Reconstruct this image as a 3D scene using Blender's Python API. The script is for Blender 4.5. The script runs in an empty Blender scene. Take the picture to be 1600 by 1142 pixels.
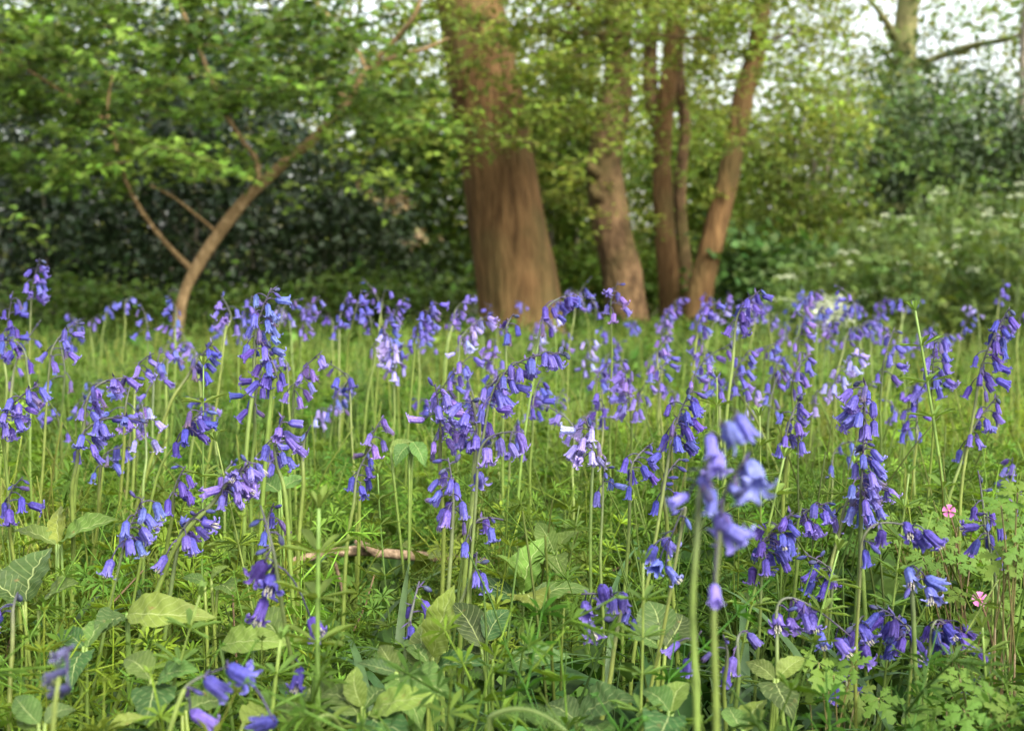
import bpy, math, random
import numpy as np
from mathutils import Vector, Matrix, noise as mnoise

rng = np.random.default_rng(7)
random.seed(7)
C = bpy.context.scene.collection
R = math.radians
PI = math.pi

# ---------------------------------------------------------------- camera frame
F = 50.0 / 36.0 * 1600.0
CAMH = 0.5
PITCH = math.atan((571 - 440) / F)
sp, cp = math.sin(PITCH), math.cos(PITCH)


def P(px, py, d):
    """world point seen at photo pixel (px,py) at distance d along Y"""
    xc = (px - 800) / F
    yc = -(py - 571) / F
    v = np.array([xc, cp + sp * yc, -sp + cp * yc])
    v = v * (d / v[1])
    return np.array([v[0], v[1], v[2] + CAMH])


def to_px(p):
    q = np.array(p) - np.array([0, 0, CAMH])
    z = q[1] * cp - q[2] * sp
    y = q[1] * sp + q[2] * cp
    return 800 + F * q[0] / z, 571 - F * y / z


def gz(x, y):
    return 0.02 * math.sin(x * 1.7 + 0.4) * math.sin(y * 1.3) + 0.012 * math.sin(x * 5 + y * 3)


# ---------------------------------------------------------------- mesh builder
class MB:
    def __init__(self):
        self.V, self.Q, self.T, self.Cc, self.U = [], [], [], [], []
        self.n = 0

    def add(self, V, Q=None, T=None, Cc=None, U=None):
        V = np.asarray(V, float).reshape(-1, 3)
        self.V.append(V)
        if Q is not None and len(Q):
            self.Q.append(np.asarray(Q, int).reshape(-1, 4) + self.n)
        if T is not None and len(T):
            self.T.append(np.asarray(T, int).reshape(-1, 3) + self.n)
        if Cc is None:
            Cc = (1, 1, 1)
        Cc = np.asarray(Cc, float)
        if Cc.ndim == 1:
            Cc = np.tile(Cc, (len(V), 1))
        self.Cc.append(Cc)
        self.U.append(np.zeros((len(V), 2)) if U is None else np.asarray(U, float))
        self.n += len(V)

    def tpl(self):
        V = np.concatenate(self.V)
        Q = np.concatenate(self.Q) if self.Q else np.zeros((0, 4), int)
        T = np.concatenate(self.T) if self.T else np.zeros((0, 3), int)
        return dict(V=V, Q=Q, T=T, C=np.concatenate(self.Cc), U=np.concatenate(self.U))

    def inst(self, t, M, L, col=None):
        """M (k,3,3), L (k,3), col (k,3) multiplies the template colour"""
        k = len(L)
        if k == 0:
            return
        n = len(t['V'])
        V = np.einsum('kij,nj->kni', M, t['V']) + L[:, None, :]
        off = (np.arange(k) * n)[:, None, None]
        Q = (t['Q'][None] + off).reshape(-1, 4) if len(t['Q']) else None
        T = (t['T'][None] + off).reshape(-1, 3) if len(t['T']) else None
        Cc = np.broadcast_to(t['C'][None], (k, n, 3))
        if col is not None:
            Cc = Cc * np.asarray(col)[:, None, :]
        self.add(V.reshape(-1, 3), Q, T, Cc.reshape(-1, 3), np.tile(t['U'], (k, 1)))

    def mesh(self, name, mat, smooth=True):
        t = self.tpl()
        me = bpy.data.meshes.new(name)
        nq, nt = len(t['Q']), len(t['T'])
        me.vertices.add(len(t['V']))
        me.vertices.foreach_set('co', t['V'].astype(np.float32).ravel())
        loops = np.concatenate([t['Q'].ravel(), t['T'].ravel()]).astype(np.int32)
        me.loops.add(len(loops))
        me.loops.foreach_set('vertex_index', loops)
        starts = np.concatenate([np.arange(nq) * 4, nq * 4 + np.arange(nt) * 3]).astype(np.int32)
        me.polygons.add(nq + nt)
        me.polygons.foreach_set('loop_start', starts)
        me.polygons.foreach_set('use_smooth', np.full(nq + nt, smooth))
        me.update(calc_edges=True)
        a = me.attributes.new('col', 'FLOAT_COLOR', 'POINT')
        a.data.foreach_set('color', np.c_[t['C'], np.ones(len(t['C']))].astype(np.float32).ravel())
        if np.any(t['U']):
            uv = me.uv_layers.new(name='UVMap')
            uv.data.foreach_set('uv', t['U'][loops].astype(np.float32).ravel())
        me.validate()
        if mat:
            me.materials.append(mat)
        return me

    def build(self, name, mat, parent=None, smooth=True):
        o = bpy.data.objects.new(name, self.mesh(name, mat, smooth))
        C.objects.link(o)
        if parent is not None:
            o.parent = parent
        return o


def put(name, me, parent=None):
    o = bpy.data.objects.new(name, me)
    C.objects.link(o)
    if parent is not None:
        o.parent = parent
    return o


def tag(o, label=None, cat=None, group=None, kind=None):
    if label: o['label'] = label
    if cat: o['category'] = cat
    if group: o['group'] = group
    if kind: o['kind'] = kind
    return o


def empty(name, loc, label, cat, group=None):
    o = bpy.data.objects.new(name, None)
    o.empty_display_size = 0.05
    C.objects.link(o)
    o.location = loc
    return tag(o, label, cat, group)


def nrm(v):
    v = np.asarray(v, float)
    return v / max(1e-9, np.linalg.norm(v))


def bez(a, b, c, n):
    t = np.linspace(0, 1, n)[:, None]
    return (1 - t) ** 2 * a + 2 * t * (1 - t) * b + t * t * c


def catmull(pts, per=6):
    pts = [np.asarray(p, float) for p in pts]
    pts = [2 * pts[0] - pts[1]] + pts + [2 * pts[-1] - pts[-2]]
    out = []
    for i in range(1, len(pts) - 2):
        p0, p1, p2, p3 = pts[i - 1:i + 3]
        for t in np.linspace(0, 1, per, endpoint=False):
            out.append(0.5 * (2 * p1 + (p2 - p0) * t + (2 * p0 - 5 * p1 + 4 * p2 - p3) * t * t + (3 * p1 - p0 - 3 * p2 + p3) * t ** 3))
    out.append(pts[-2])
    return np.array(out)


def tube(mb, pts, rad, sides=6, col=None, bump=0.0, seed=0, cap=True):
    pts = np.asarray(pts, float)
    n = len(pts)
    rad = np.broadcast_to(np.asarray(rad, float), (n,)) if np.ndim(rad) == 0 else np.asarray(rad, float)
    tan = np.gradient(pts, axis=0)
    tan /= np.maximum(1e-9, np.linalg.norm(tan, axis=1))[:, None]
    ref = np.array([1.0, 0, 0]) if abs(tan[0][0]) < 0.8 else np.array([0, 1.0, 0])
    V = []
    u = nrm(ref - tan[0] * ref.dot(tan[0]))
    for i in range(n):
        u = nrm(u - tan[i] * u.dot(tan[i]))
        w = np.cross(tan[i], u)
        for k in range(sides):
            a = 2 * PI * k / sides
            dirv = u * math.cos(a) + w * math.sin(a)
            r = rad[i]
            if bump:
                q = pts[i] + dirv * r
                r *= 1 + bump * mnoise.noise(Vector((q[0] * 3.1 + seed, q[1] * 3.1, q[2] * 2.2))) + 0.5 * bump * mnoise.noise(Vector((q[0] * 9 + seed, q[1] * 9, q[2] * 5)))
            V.append(pts[i] + dirv * r)
    Q = []
    for i in range(n - 1):
        for k in range(sides):
            a = i * sides + k
            b = i * sides + (k + 1) % sides
            Q.append((a, b, b + sides, a + sides))
    T = []
    if cap:
        V.append(pts[-1] + tan[-1] * rad[-1] * 0.5)
        e = n * sides
        T = [((n - 1) * sides + k, (n - 1) * sides + (k + 1) % sides, e) for k in range(sides)]
    Cc = None
    if col is not None:
        col = np.asarray(col, float)
        if col.ndim == 1:
            Cc = np.tile(col, (len(V), 1))
        else:
            Cc = np.repeat(col, sides, axis=0)
            if cap:
                Cc = np.vstack([Cc, col[-1:]])
    mb.add(V, Q, T, Cc)


# ---------------------------------------------------------------- materials
def newmat(name):
    m = bpy.data.materials.new(name)
    m.use_nodes = True
    nt = m.node_tree
    nt.nodes.clear()
    out = nt.nodes.new('ShaderNodeOutputMaterial')
    return m, nt, out


def N(nt, typ, **kw):
    n = nt.nodes.new(typ)
    for k, v in kw.items():
        setattr(n, k, v)
    return n


def leaf_mat(name, rough=0.5, trans=0.35, tcol=(1.25, 1.2, 0.55), spec=0.4, mottle=0.25, mscale=60, objvar=0.0, veins=False):
    m, nt, out = newmat(name)
    at = N(nt, 'ShaderNodeAttribute', attribute_name='col')
    src = at.outputs['Color']
    nz = N(nt, 'ShaderNodeTexNoise'); nz.inputs['Scale'].default_value = mscale; nz.inputs['Detail'].default_value = 3
    tc = N(nt, 'ShaderNodeTexCoord')
    nt.links.new(tc.outputs['Object'], nz.inputs['Vector'])
    mr = N(nt, 'ShaderNodeMapRange'); mr.inputs['From Min'].default_value = 0.3; mr.inputs['From Max'].default_value = 0.7
    mr.inputs['To Min'].default_value = (1 - mottle) * .76; mr.inputs['To Max'].default_value = (1 + mottle) * .76
    nt.links.new(nz.outputs['Fac'], mr.inputs['Value'])
    mul = N(nt, 'ShaderNodeVectorMath', operation='SCALE')
    nt.links.new(src, mul.inputs[0]); nt.links.new(mr.outputs['Result'], mul.inputs['Scale'])
    col = mul.outputs['Vector']
    if objvar:
        oi = N(nt, 'ShaderNodeObjectInfo')
        hs = N(nt, 'ShaderNodeHueSaturation')
        m1 = N(nt, 'ShaderNodeMapRange'); m1.inputs['To Min'].default_value = 0.5 - 0.06 * objvar; m1.inputs['To Max'].default_value = 0.5 + 0.06 * objvar
        nt.links.new(oi.outputs['Random'], m1.inputs['Value']); nt.links.new(m1.outputs['Result'], hs.inputs['Hue'])
        mm = N(nt, 'ShaderNodeMath', operation='MULTIPLY'); mm.inputs[1].default_value = 7.31
        fr = N(nt, 'ShaderNodeMath', operation='FRACT')
        nt.links.new(oi.outputs['Random'], mm.inputs[0]); nt.links.new(mm.outputs[0], fr.inputs[0])
        m2 = N(nt, 'ShaderNodeMapRange'); m2.inputs['To Min'].default_value = 1 - 0.3 * objvar; m2.inputs['To Max'].default_value = 1 + 0.3 * objvar
        nt.links.new(fr.outputs[0], m2.inputs['Value']); nt.links.new(m2.outputs['Result'], hs.inputs['Value'])
        nt.links.new(col, hs.inputs['Color'])
        col = hs.outputs['Color']
    bs = N(nt, 'ShaderNodeBsdfPrincipled')
    bs.inputs['Roughness'].default_value = rough
    bs.inputs['Specular IOR Level'].default_value = spec
    if veins:
        nb_ = N(nt, 'ShaderNodeTexNoise'); nb_.inputs['Scale'].default_value = 95; nb_.inputs['Detail'].default_value = 4
        nt.links.new(tc.outputs['Object'], nb_.inputs['Vector'])
        rb = N(nt, 'ShaderNodeMapRange', interpolation_type='SMOOTHSTEP'); rb.inputs['From Min'].default_value = .66; rb.inputs['From Max'].default_value = .76; rb.inputs['To Max'].default_value = .8
        nt.links.new(nb_.outputs['Fac'], rb.inputs['Value'])
        mb_ = N(nt, 'ShaderNodeMix', data_type='RGBA'); nt.links.new(rb.outputs['Result'], mb_.inputs['Factor']); nt.links.new(col, mb_.inputs[6]); mb_.inputs[7].default_value = (.13, .085, .03, 1)
        col = mb_.outputs[2]
        nw = N(nt, 'ShaderNodeTexNoise'); nw.inputs['Scale'].default_value = 14; nw.inputs['Detail'].default_value = 2
        nt.links.new(tc.outputs['Object'], nw.inputs['Vector'])
        rw = N(nt, 'ShaderNodeMapRange'); rw.inputs['From Min'].default_value = .35; rw.inputs['From Max'].default_value = .65; rw.inputs['To Min'].default_value = .72; rw.inputs['To Max'].default_value = 1.3
        nt.links.new(nw.outputs['Fac'], rw.inputs['Value'])
        sw = N(nt, 'ShaderNodeVectorMath', operation='SCALE'); nt.links.new(col, sw.inputs[0]); nt.links.new(rw.outputs['Result'], sw.inputs['Scale'])
        col = sw.outputs['Vector']
        uv = N(nt, 'ShaderNodeTexCoord')
        sx = N(nt, 'ShaderNodeSeparateXYZ'); nt.links.new(uv.outputs['UV'], sx.inputs[0])
        ab = N(nt, 'ShaderNodeMath', operation='ABSOLUTE'); nt.links.new(sx.outputs['X'], ab.inputs[0])
        # side veins curve forward from the midrib
        a1 = N(nt, 'ShaderNodeMath', operation='MULTIPLY'); a1.inputs[1].default_value = -0.22; nt.links.new(ab.outputs[0], a1.inputs[0])
        a2 = N(nt, 'ShaderNodeMath', operation='ADD'); nt.links.new(a1.outputs[0], a2.inputs[0]); nt.links.new(sx.outputs['Y'], a2.inputs[1])
        a3 = N(nt, 'ShaderNodeMath', operation='MULTIPLY'); a3.inputs[1].default_value = 9.0; nt.links.new(a2.outputs[0], a3.inputs[0])
        pp = N(nt, 'ShaderNodeMath', operation='PINGPONG'); pp.inputs[1].default_value = 0.5; nt.links.new(a3.outputs[0], pp.inputs[0])
        v1 = N(nt, 'ShaderNodeMapRange', interpolation_type='SMOOTHSTEP'); v1.inputs['From Min'].default_value = 0.0; v1.inputs['From Max'].default_value = 0.14
        v1.inputs['To Min'].default_value = 1; v1.inputs['To Max'].default_value = 0
        nt.links.new(pp.outputs[0], v1.inputs['Value'])
        v2 = N(nt, 'ShaderNodeMapRange', interpolation_type='SMOOTHSTEP'); v2.inputs['From Min'].default_value = 0.015; v2.inputs['From Max'].default_value = 0.06
        v2.inputs['To Min'].default_value = 1; v2.inputs['To Max'].default_value = 0
        nt.links.new(ab.outputs[0], v2.inputs['Value'])
        sv = N(nt, 'ShaderNodeMath', operation='MULTIPLY'); sv.inputs[1].default_value = 0.4; nt.links.new(v1.outputs['Result'], sv.inputs[0])
        mx = N(nt, 'ShaderNodeMath', operation='MAXIMUM'); nt.links.new(sv.outputs[0], mx.inputs[0]); nt.links.new(v2.outputs['Result'], mx.inputs[1])
        mix = N(nt, 'ShaderNodeMix', data_type='RGBA')
        pale = N(nt, 'ShaderNodeMix', data_type='RGBA'); pale.inputs['Factor'].default_value = 0.55
        nt.links.new(col, pale.inputs[6]); pale.inputs[7].default_value = (0.36, 0.42, 0.17, 1)
        nt.links.new(mx.outputs[0], mix.inputs['Factor']); nt.links.new(col, mix.inputs[6]); nt.links.new(pale.outputs[2], mix.inputs[7])
        col = mix.outputs[2]
        nz2 = N(nt, 'ShaderNodeTexNoise'); nz2.inputs['Scale'].default_value = 260; nz2.inputs['Detail'].default_value = 2
        nt.links.new(tc.outputs['Object'], nz2.inputs['Vector'])
        hh = N(nt, 'ShaderNodeMath', operation='MULTIPLY_ADD'); hh.inputs[1].default_value = -0.8
        nt.links.new(mx.outputs[0], hh.inputs[0]); nt.links.new(nz2.outputs['Fac'], hh.inputs[2])
        bp = N(nt, 'ShaderNodeBump'); bp.inputs['Strength'].default_value = 0.6; bp.inputs['Distance'].default_value = 0.0014
        nt.links.new(hh.outputs[0], bp.inputs['Height']); nt.links.new(bp.outputs['Normal'], bs.inputs['Normal'])
    nt.links.new(col, bs.inputs['Base Color'])
    tr = N(nt, 'ShaderNodeBsdfTranslucent')
    tm = N(nt, 'ShaderNodeVectorMath', operation='MULTIPLY'); tm.inputs[1].default_value = tcol
    nt.links.new(col, tm.inputs[0]); nt.links.new(tm.outputs['Vector'], tr.inputs['Color'])
    mx = N(nt, 'ShaderNodeMixShader'); mx.inputs['Fac'].default_value = trans
    nt.links.new(bs.outputs[0], mx.inputs[1]); nt.links.new(tr.outputs[0], mx.inputs[2])
    nt.links.new(mx.outputs[0], out.inputs['Surface'])
    return m


def bark_mat(name, c1, c2, c3, scale=(14, 14, 2.5), bump=0.02, moss=None, mossamt=0.0):
    m, nt, out = newmat(name)
    tc = N(nt, 'ShaderNodeTexCoord')
    mp = N(nt, 'ShaderNodeMapping'); mp.inputs['Scale'].default_value = scale
    nt.links.new(tc.outputs['Object'], mp.inputs['Vector'])
    n1 = N(nt, 'ShaderNodeTexNoise'); n1.inputs['Scale'].default_value = 1.6; n1.inputs['Detail'].default_value = 8; n1.inputs['Roughness'].default_value = 0.65
    nt.links.new(mp.outputs[0], n1.inputs['Vector'])
    vo = N(nt, 'ShaderNodeTexVoronoi', feature='DISTANCE_TO_EDGE'); vo.inputs['Scale'].default_value = 1.3
    nt.links.new(mp.outputs[0], vo.inputs['Vector'])
    cr = N(nt, 'ShaderNodeValToRGB')
    cr.color_ramp.elements[0].position = 0.3; cr.color_ramp.elements[0].color = (*c1, 1)
    cr.color_ramp.elements[1].position = 0.72; cr.color_ramp.elements[1].color = (*c3, 1)
    e = cr.color_ramp.elements.new(0.5); e.color = (*c2, 1)
    nt.links.new(n1.outputs['Fac'], cr.inputs['Fac'])
    col = cr.outputs['Color']
    mp2 = N(nt, 'ShaderNodeMapping'); mp2.inputs['Scale'].default_value = (scale[0] * .38, scale[1] * .38, scale[2] * .3)
    nt.links.new(tc.outputs['Object'], mp2.inputs['Vector'])
    n3 = N(nt, 'ShaderNodeTexNoise'); n3.inputs['Scale'].default_value = 1.5; n3.inputs['Detail'].default_value = 5
    nt.links.new(mp2.outputs[0], n3.inputs['Vector'])
    r3 = N(nt, 'ShaderNodeMapRange'); r3.inputs['From Min'].default_value = .32; r3.inputs['From Max'].default_value = .68; r3.inputs['To Min'].default_value = .68; r3.inputs['To Max'].default_value = 1.25
    nt.links.new(n3.outputs['Fac'], r3.inputs['Value'])
    vm = N(nt, 'ShaderNodeVectorMath', operation='SCALE'); nt.links.new(col, vm.inputs[0]); nt.links.new(r3.outputs['Result'], vm.inputs['Scale'])
    col = vm.outputs['Vector']
    if moss is not None:
        n2 = N(nt, 'ShaderNodeTexNoise'); n2.inputs['Scale'].default_value = 2.2; n2.inputs['Detail'].default_value = 5
        nt.links.new(tc.outputs['Object'], n2.inputs['Vector'])
        r2 = N(nt, 'ShaderNodeMapRange'); r2.inputs['From Min'].default_value = 0.45; r2.inputs['From Max'].default_value = 0.7; r2.inputs['To Max'].default_value = mossamt
        nt.links.new(n2.outputs['Fac'], r2.inputs['Value'])
        mi = N(nt, 'ShaderNodeMix', data_type='RGBA')
        nt.links.new(r2.outputs['Result'], mi.inputs['Factor']); nt.links.new(col, mi.inputs[6]); mi.inputs[7].default_value = (*moss, 1)
        col = mi.outputs[2]
    bs = N(nt, 'ShaderNodeBsdfPrincipled'); bs.inputs['Roughness'].default_value = 0.9; bs.inputs['Specular IOR Level'].default_value = 0.06
    nt.links.new(col, bs.inputs['Base Color'])
    ad = N(nt, 'ShaderNodeMath', operation='ADD'); nt.links.new(n1.outputs['Fac'], ad.inputs[0]); nt.links.new(vo.outputs['Distance'], ad.inputs[1])
    bp = N(nt, 'ShaderNodeBump'); bp.inputs['Strength'].default_value = 0.7; bp.inputs['Distance'].default_value = bump
    nt.links.new(ad.outputs[0], bp.inputs['Height']); nt.links.new(bp.outputs['Normal'], bs.inputs['Normal'])
    nt.links.new(bs.outputs[0], out.inputs['Surface'])
    return m


M_LEAF = leaf_mat('soft_leaf', 0.6, 0.38, spec=0.18, objvar=0.25)
M_GLOSS = leaf_mat('glossy_leaf', 0.46, 0.15, spec=0.45)
M_BROAD = leaf_mat('broad_leaf', 0.55, 0.3, spec=0.2, mottle=0.18, mscale=45, veins=True, objvar=0.5)
M_PETAL = leaf_mat('violet_petal', 0.65, 0.34, (1.12, 1.0, 1.05), 0.14, 0.3, 420, objvar=0.3)
M_STEM = leaf_mat('plant_stem', 0.5, 0.15, spec=0.35, mottle=0.2, mscale=90, objvar=0.3)
M_CREAM = leaf_mat('cream_anther', 0.6, 0.1, (1, 1, 1), mottle=0.1)
M_PINK = leaf_mat('pink_petal', 0.5, 0.3, (1.1, 1, 1), 0.3, 0.1, 300)
M_WHITE = leaf_mat('white_blossom', 0.6, 0.3, (1, 1, 0.95), 0.3, 0.12, 40)
M_DRY = leaf_mat('dry_leaf', 0.7, 0.2, (1.1, 1, 0.8), 0.2, 0.25, 50)
M_BARK = bark_mat('brown_bark', (0.060, 0.034, 0.015), (0.125, 0.073, 0.031), (0.20, 0.120, 0.052), bump=0.05, moss=(0.075, 0.078, 0.028), mossamt=0.55)
M_BARK2 = bark_mat('rough_bark', (0.04, 0.026, 0.015), (0.105, 0.066, 0.034), (0.20, 0.128, 0.066), (10, 10, 5), 0.04, (0.07, 0.078, 0.02), 0.4)
M_SAP = bark_mat('pale_bark', (0.095, 0.062, 0.03), (0.20, 0.136, 0.066), (0.33, 0.235, 0.13), (22, 22, 14), 0.006)
M_GREY = bark_mat('grey_bark', (0.08, 0.07, 0.05), (0.17, 0.15, 0.11), (0.26, 0.23, 0.17), (20, 20, 5), 0.008)
M_IVYB = bark_mat('ivied_bark', (0.07, 0.07, 0.03), (0.15, 0.14, 0.06), (0.22, 0.19, 0.09), (12, 12, 4), 0.02, (0.08, 0.13, 0.03), 0.8)
M_STICK = bark_mat('dead_stick', (0.055, 0.04, 0.026), (0.16, 0.115, 0.072), (0.32, 0.245, 0.165), (90, 90, 90), 0.002)

m, nt, out = newmat('woodland_soil')
tc = N(nt, 'ShaderNodeTexCoord')
n1 = N(nt, 'ShaderNodeTexNoise'); n1.inputs['Scale'].default_value = 3.5; n1.inputs['Detail'].default_value = 9
nt.links.new(tc.outputs['Object'], n1.inputs['Vector'])
cr = N(nt, 'ShaderNodeValToRGB')
cr.color_ramp.elements[0].position = 0.35; cr.color_ramp.elements[0].color = (0.012, 0.014, 0.006, 1)
cr.color_ramp.elements[1].position = 0.7; cr.color_ramp.elements[1].color = (0.035, 0.04, 0.014, 1)
nt.links.new(n1.outputs['Fac'], cr.inputs['Fac'])
bs = N(nt, 'ShaderNodeBsdfPrincipled'); bs.inputs['Roughness'].default_value = 0.95
nt.links.new(cr.outputs['Color'], bs.inputs['Base Color'])
bp = N(nt, 'ShaderNodeBump'); bp.inputs['Distance'].default_value = 0.05
nt.links.new(n1.outputs['Fac'], bp.inputs['Height']); nt.links.new(bp.outputs['Normal'], bs.inputs['Normal'])
nt.links.new(bs.outputs[0], out.inputs['Surface'])
M_SOIL = m

# ---------------------------------------------------------------- leaf templates


def tpl_leaf(w=0.5, fold=0.12, droop=0.12):
    mb = MB()
    V = [(0, 0, 0), (-w * .5, .32, fold * .7), (-w * .36, .7, fold * .5 - droop * .5), (0, 1, -droop), (w * .36, .7, fold * .5 - droop * .5), (w * .5, .32, fold * .7)]
    mb.add(V, [(0, 3, 2, 1), (0, 5, 4, 3)])
    return mb.tpl()


def tpl_maple():
    mb = MB()
    V = [(0, 0, 0)]
    prof = [(-100, .28), (-82, .62), (-62, .38), (-45, .86), (-22, .45), (0, 1.0), (22, .45), (45, .86), (62, .38), (82, .62), (100, .28)]
    for a, r in prof:
        V.append((math.sin(R(a)) * r * .8, math.cos(R(a)) * r, -.25 * r * r + 0.05 * math.sin(R(a * 4))))
    T = [(0, i + 1, i) for i in range(1, len(prof))]
    mb.add(V, None, T)
    return mb.tpl()


def frames(nml, rot=None):
    """rotation matrices with local Z = nml, random roll"""
    k = len(nml)
    z = nml / np.maximum(1e-9, np.linalg.norm(nml, axis=1))[:, None]
    r = rng.normal(size=(k, 3))
    x = r - z * np.sum(r * z, axis=1)[:, None]
    x /= np.maximum(1e-9, np.linalg.norm(x, axis=1))[:, None]
    y = np.cross(z, x)
    return np.stack([x, y, z], axis=2)


def yaw_mats(yaw, tilt=None, tiltaz=None, s=None):
    k = len(yaw)
    c, sn = np.cos(yaw), np.sin(yaw)
    M = np.zeros((k, 3, 3)); M[:, 0, 0] = c; M[:, 0, 1] = -sn; M[:, 1, 0] = sn; M[:, 1, 1] = c; M[:, 2, 2] = 1
    if tilt is not None:
        ax = np.stack([np.cos(tiltaz), np.sin(tiltaz), np.zeros(k)], 1)
        K = np.zeros((k, 3, 3))
        K[:, 0, 1] = -ax[:, 2]; K[:, 0, 2] = ax[:, 1]; K[:, 1, 0] = ax[:, 2]; K[:, 1, 2] = -ax[:, 0]; K[:, 2, 0] = -ax[:, 1]; K[:, 2, 1] = ax[:, 0]
        st, ct = np.sin(tilt)[:, None, None], np.cos(tilt)[:, None, None]
        M = (np.eye(3)[None] + st * K + (1 - ct) * (K @ K)) @ M
    if s is not None:
        M = M * np.asarray(s)[:, None, None]
    return M


L_OVAL = tpl_leaf(.55, .12, .15)
L_BROAD = tpl_leaf(.8, .1, .2)
L_NARROW = tpl_leaf(.28, .08, .25)
L_MAPLE = tpl_maple()


def jcol(col, k, v=0.2, h=0.08):
    col = np.asarray(col, float)
    b = np.exp(rng.normal(0, v, (k, 1)))
    return col * b * (1 + rng.normal(0, h, (k, 3)))


def cloud(mb, t, px, py, rx, ry, d, rd, n, size, col, k=None, up=.4, cr=.3, v=.22, world=False):
    """leaf clumps through an ellipsoid; px,py,rx,ry in photo pixels at distance d (all turned into metres)"""
    c = np.array(px) if world else P(px, py, d)
    rad = np.array([rx, rd, ry]) if world else np.array([rx * d / F, rd, ry * d / F])
    k = k or max(6, n // 45)
    q = rng.normal(size=(k, 3)); q /= np.linalg.norm(q, axis=1)[:, None]
    q *= (rng.random((k, 1)) ** .45)
    cc = c + q * rad
    idx = rng.integers(0, k, n)
    csz = (cr * (.5 + rng.random(k)) * np.mean(rad))[idx]
    off = rng.normal(size=(n, 3)) * csz[:, None] * np.array([1, 1, .6])
    p = cc[idx] + off
    ccol = np.exp(rng.normal(0, v, (k, 1)))[idx]
    nm = rng.normal(size=(n, 3)); nm[:, 2] = np.abs(nm[:, 2]) * (1 + up) + up
    M = frames(nm) * (size * (.6 + .7 * rng.random(n)))[:, None, None]
    mb.inst(t, M, p, jcol(col, n, .15) * ccol)


def wall(mb, t, dens, box, d0, d1, n, size, col, up=.3, freq=.012, cut=0.0, v=.25):
    """scatter leaves where dens(px,py) lets them, broken into clumps by noise"""
    x0, y0, x1, y1 = box
    px = rng.uniform(x0, x1, n); py = rng.uniform(y0, y1, n); dd = rng.uniform(d0, d1, n)
    keep, cm = [], []
    for i in range(n):
        nn = mnoise.noise(Vector((px[i] * freq, py[i] * freq * 1.5, dd[i] * .6))) + .5 * mnoise.noise(Vector((px[i] * freq * 3, py[i] * freq * 3.5, dd[i])))
        if rng.random() < dens(px[i], py[i]) and nn > cut - .6 + .3 * rng.random():
            keep.append(i); cm.append(math.exp(v * 1.6 * nn))
    keep = np.array(keep)
    p = np.array([P(px[i], py[i], dd[i]) for i in keep])
    k = len(keep)
    nm = rng.normal(size=(k, 3)); nm[:, 2] = np.abs(nm[:, 2]) + up
    M = frames(nm) * (size * (.6 + .7 * rng.random(k)))[:, None, None]
    mb.inst(t, M, p, jcol(col, k, .18) * np.array(cm)[:, None])


# ================================================================= GROUND
mb = MB()
xs = np.concatenate([np.linspace(-400, -12, 14), np.linspace(-10, 10, 81), np.linspace(12, 400, 14)])
ys = np.concatenate([np.linspace(-60, -1.5, 8), np.linspace(-1, 16, 86), np.linspace(18, 700, 16)])
V = [(x, y, gz(x, y) if abs(x) < 12 and y < 20 else 0.0) for y in ys for x in xs]
nx = len(xs)
Q = [(j * nx + i, j * nx + i + 1, (j + 1) * nx + i + 1, (j + 1) * nx + i) for j in range(len(ys) - 1) for i in range(nx - 1)]
mb.add(V, Q)
tag(mb.build('ground', M_SOIL), kind='structure')


# ================================================================= BLUEBELLS
def bell_tpl(L=0.016, r0=.0028, r1=.0044, flare=.0075, open_=1.0, nu=4, nv=9, base=(.125, .105, .50), tip=(.26, .23, .70), rib=(.065, .05, .36)):
    mb = MB()
    base, tip, rib = map(np.array, (base, tip, rib))
    VS = .62
    for kpt in range(6):
        a0 = kpt * PI / 3
        V, Cc = [], []
        inner = kpt % 2
        for j in range(nv + 1):
            v = j / nv
            if v < VS:
                z = -L * v / VS * .84
                r = r0 * .55 + (r1 - r0 * .55) * min(1, (v / .16)) ** .6 + .0006 * v
                if v < .001: r = .0009
            else:
                w = (v - VS) / (1 - VS)
                th = w * PI * (.30 + .62 * open_)
                z = -L * .84 - L * .17 * math.sin(min(th, PI * .95))
                r = r1 + .0006 + (flare - r1) * open_ * (1 - math.cos(th)) * .5 - (1 - open_) * r1 * .75 * w
                if open_ <= .3:
                    z = -L * .84 - L * .18 * w
            wid = 1.0 if v < .5 else max(.06, 1 - .22 * min(1, (v - .5) / .16) - .78 * max(0, (v - .66) / .34) ** 1.5)
            for i in range(nu + 1):
                u = -1 + 2 * i / nu
                a = a0 + u * wid * R(31)
                rr = r * (1 - .17 * u * u + (.05 if inner else 0)) * (1 if v > .1 else 1)
                V.append((math.cos(a) * rr, math.sin(a) * rr, z))
                c = base * (1 - v * .5) + tip * v * .5
                c = c * (1 - .55 * math.exp(-(u * 3) ** 2)) + rib * .55 * math.exp(-(u * 3) ** 2)
                if v > .8: c = c * .5 + tip * .5
                if v < .12: c = c * .6 + np.array([.03, .03, .14]) * .4
                Cc.append(c)
        Q = []
        for j in range(nv):
            for i in range(nu):
                a = j * (nu + 1) + i
                Q.append((a, a + 1, a + nu + 2, a + nu + 1))
        mb.add(V, Q, None, Cc)
    return mb.tpl()


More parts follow.
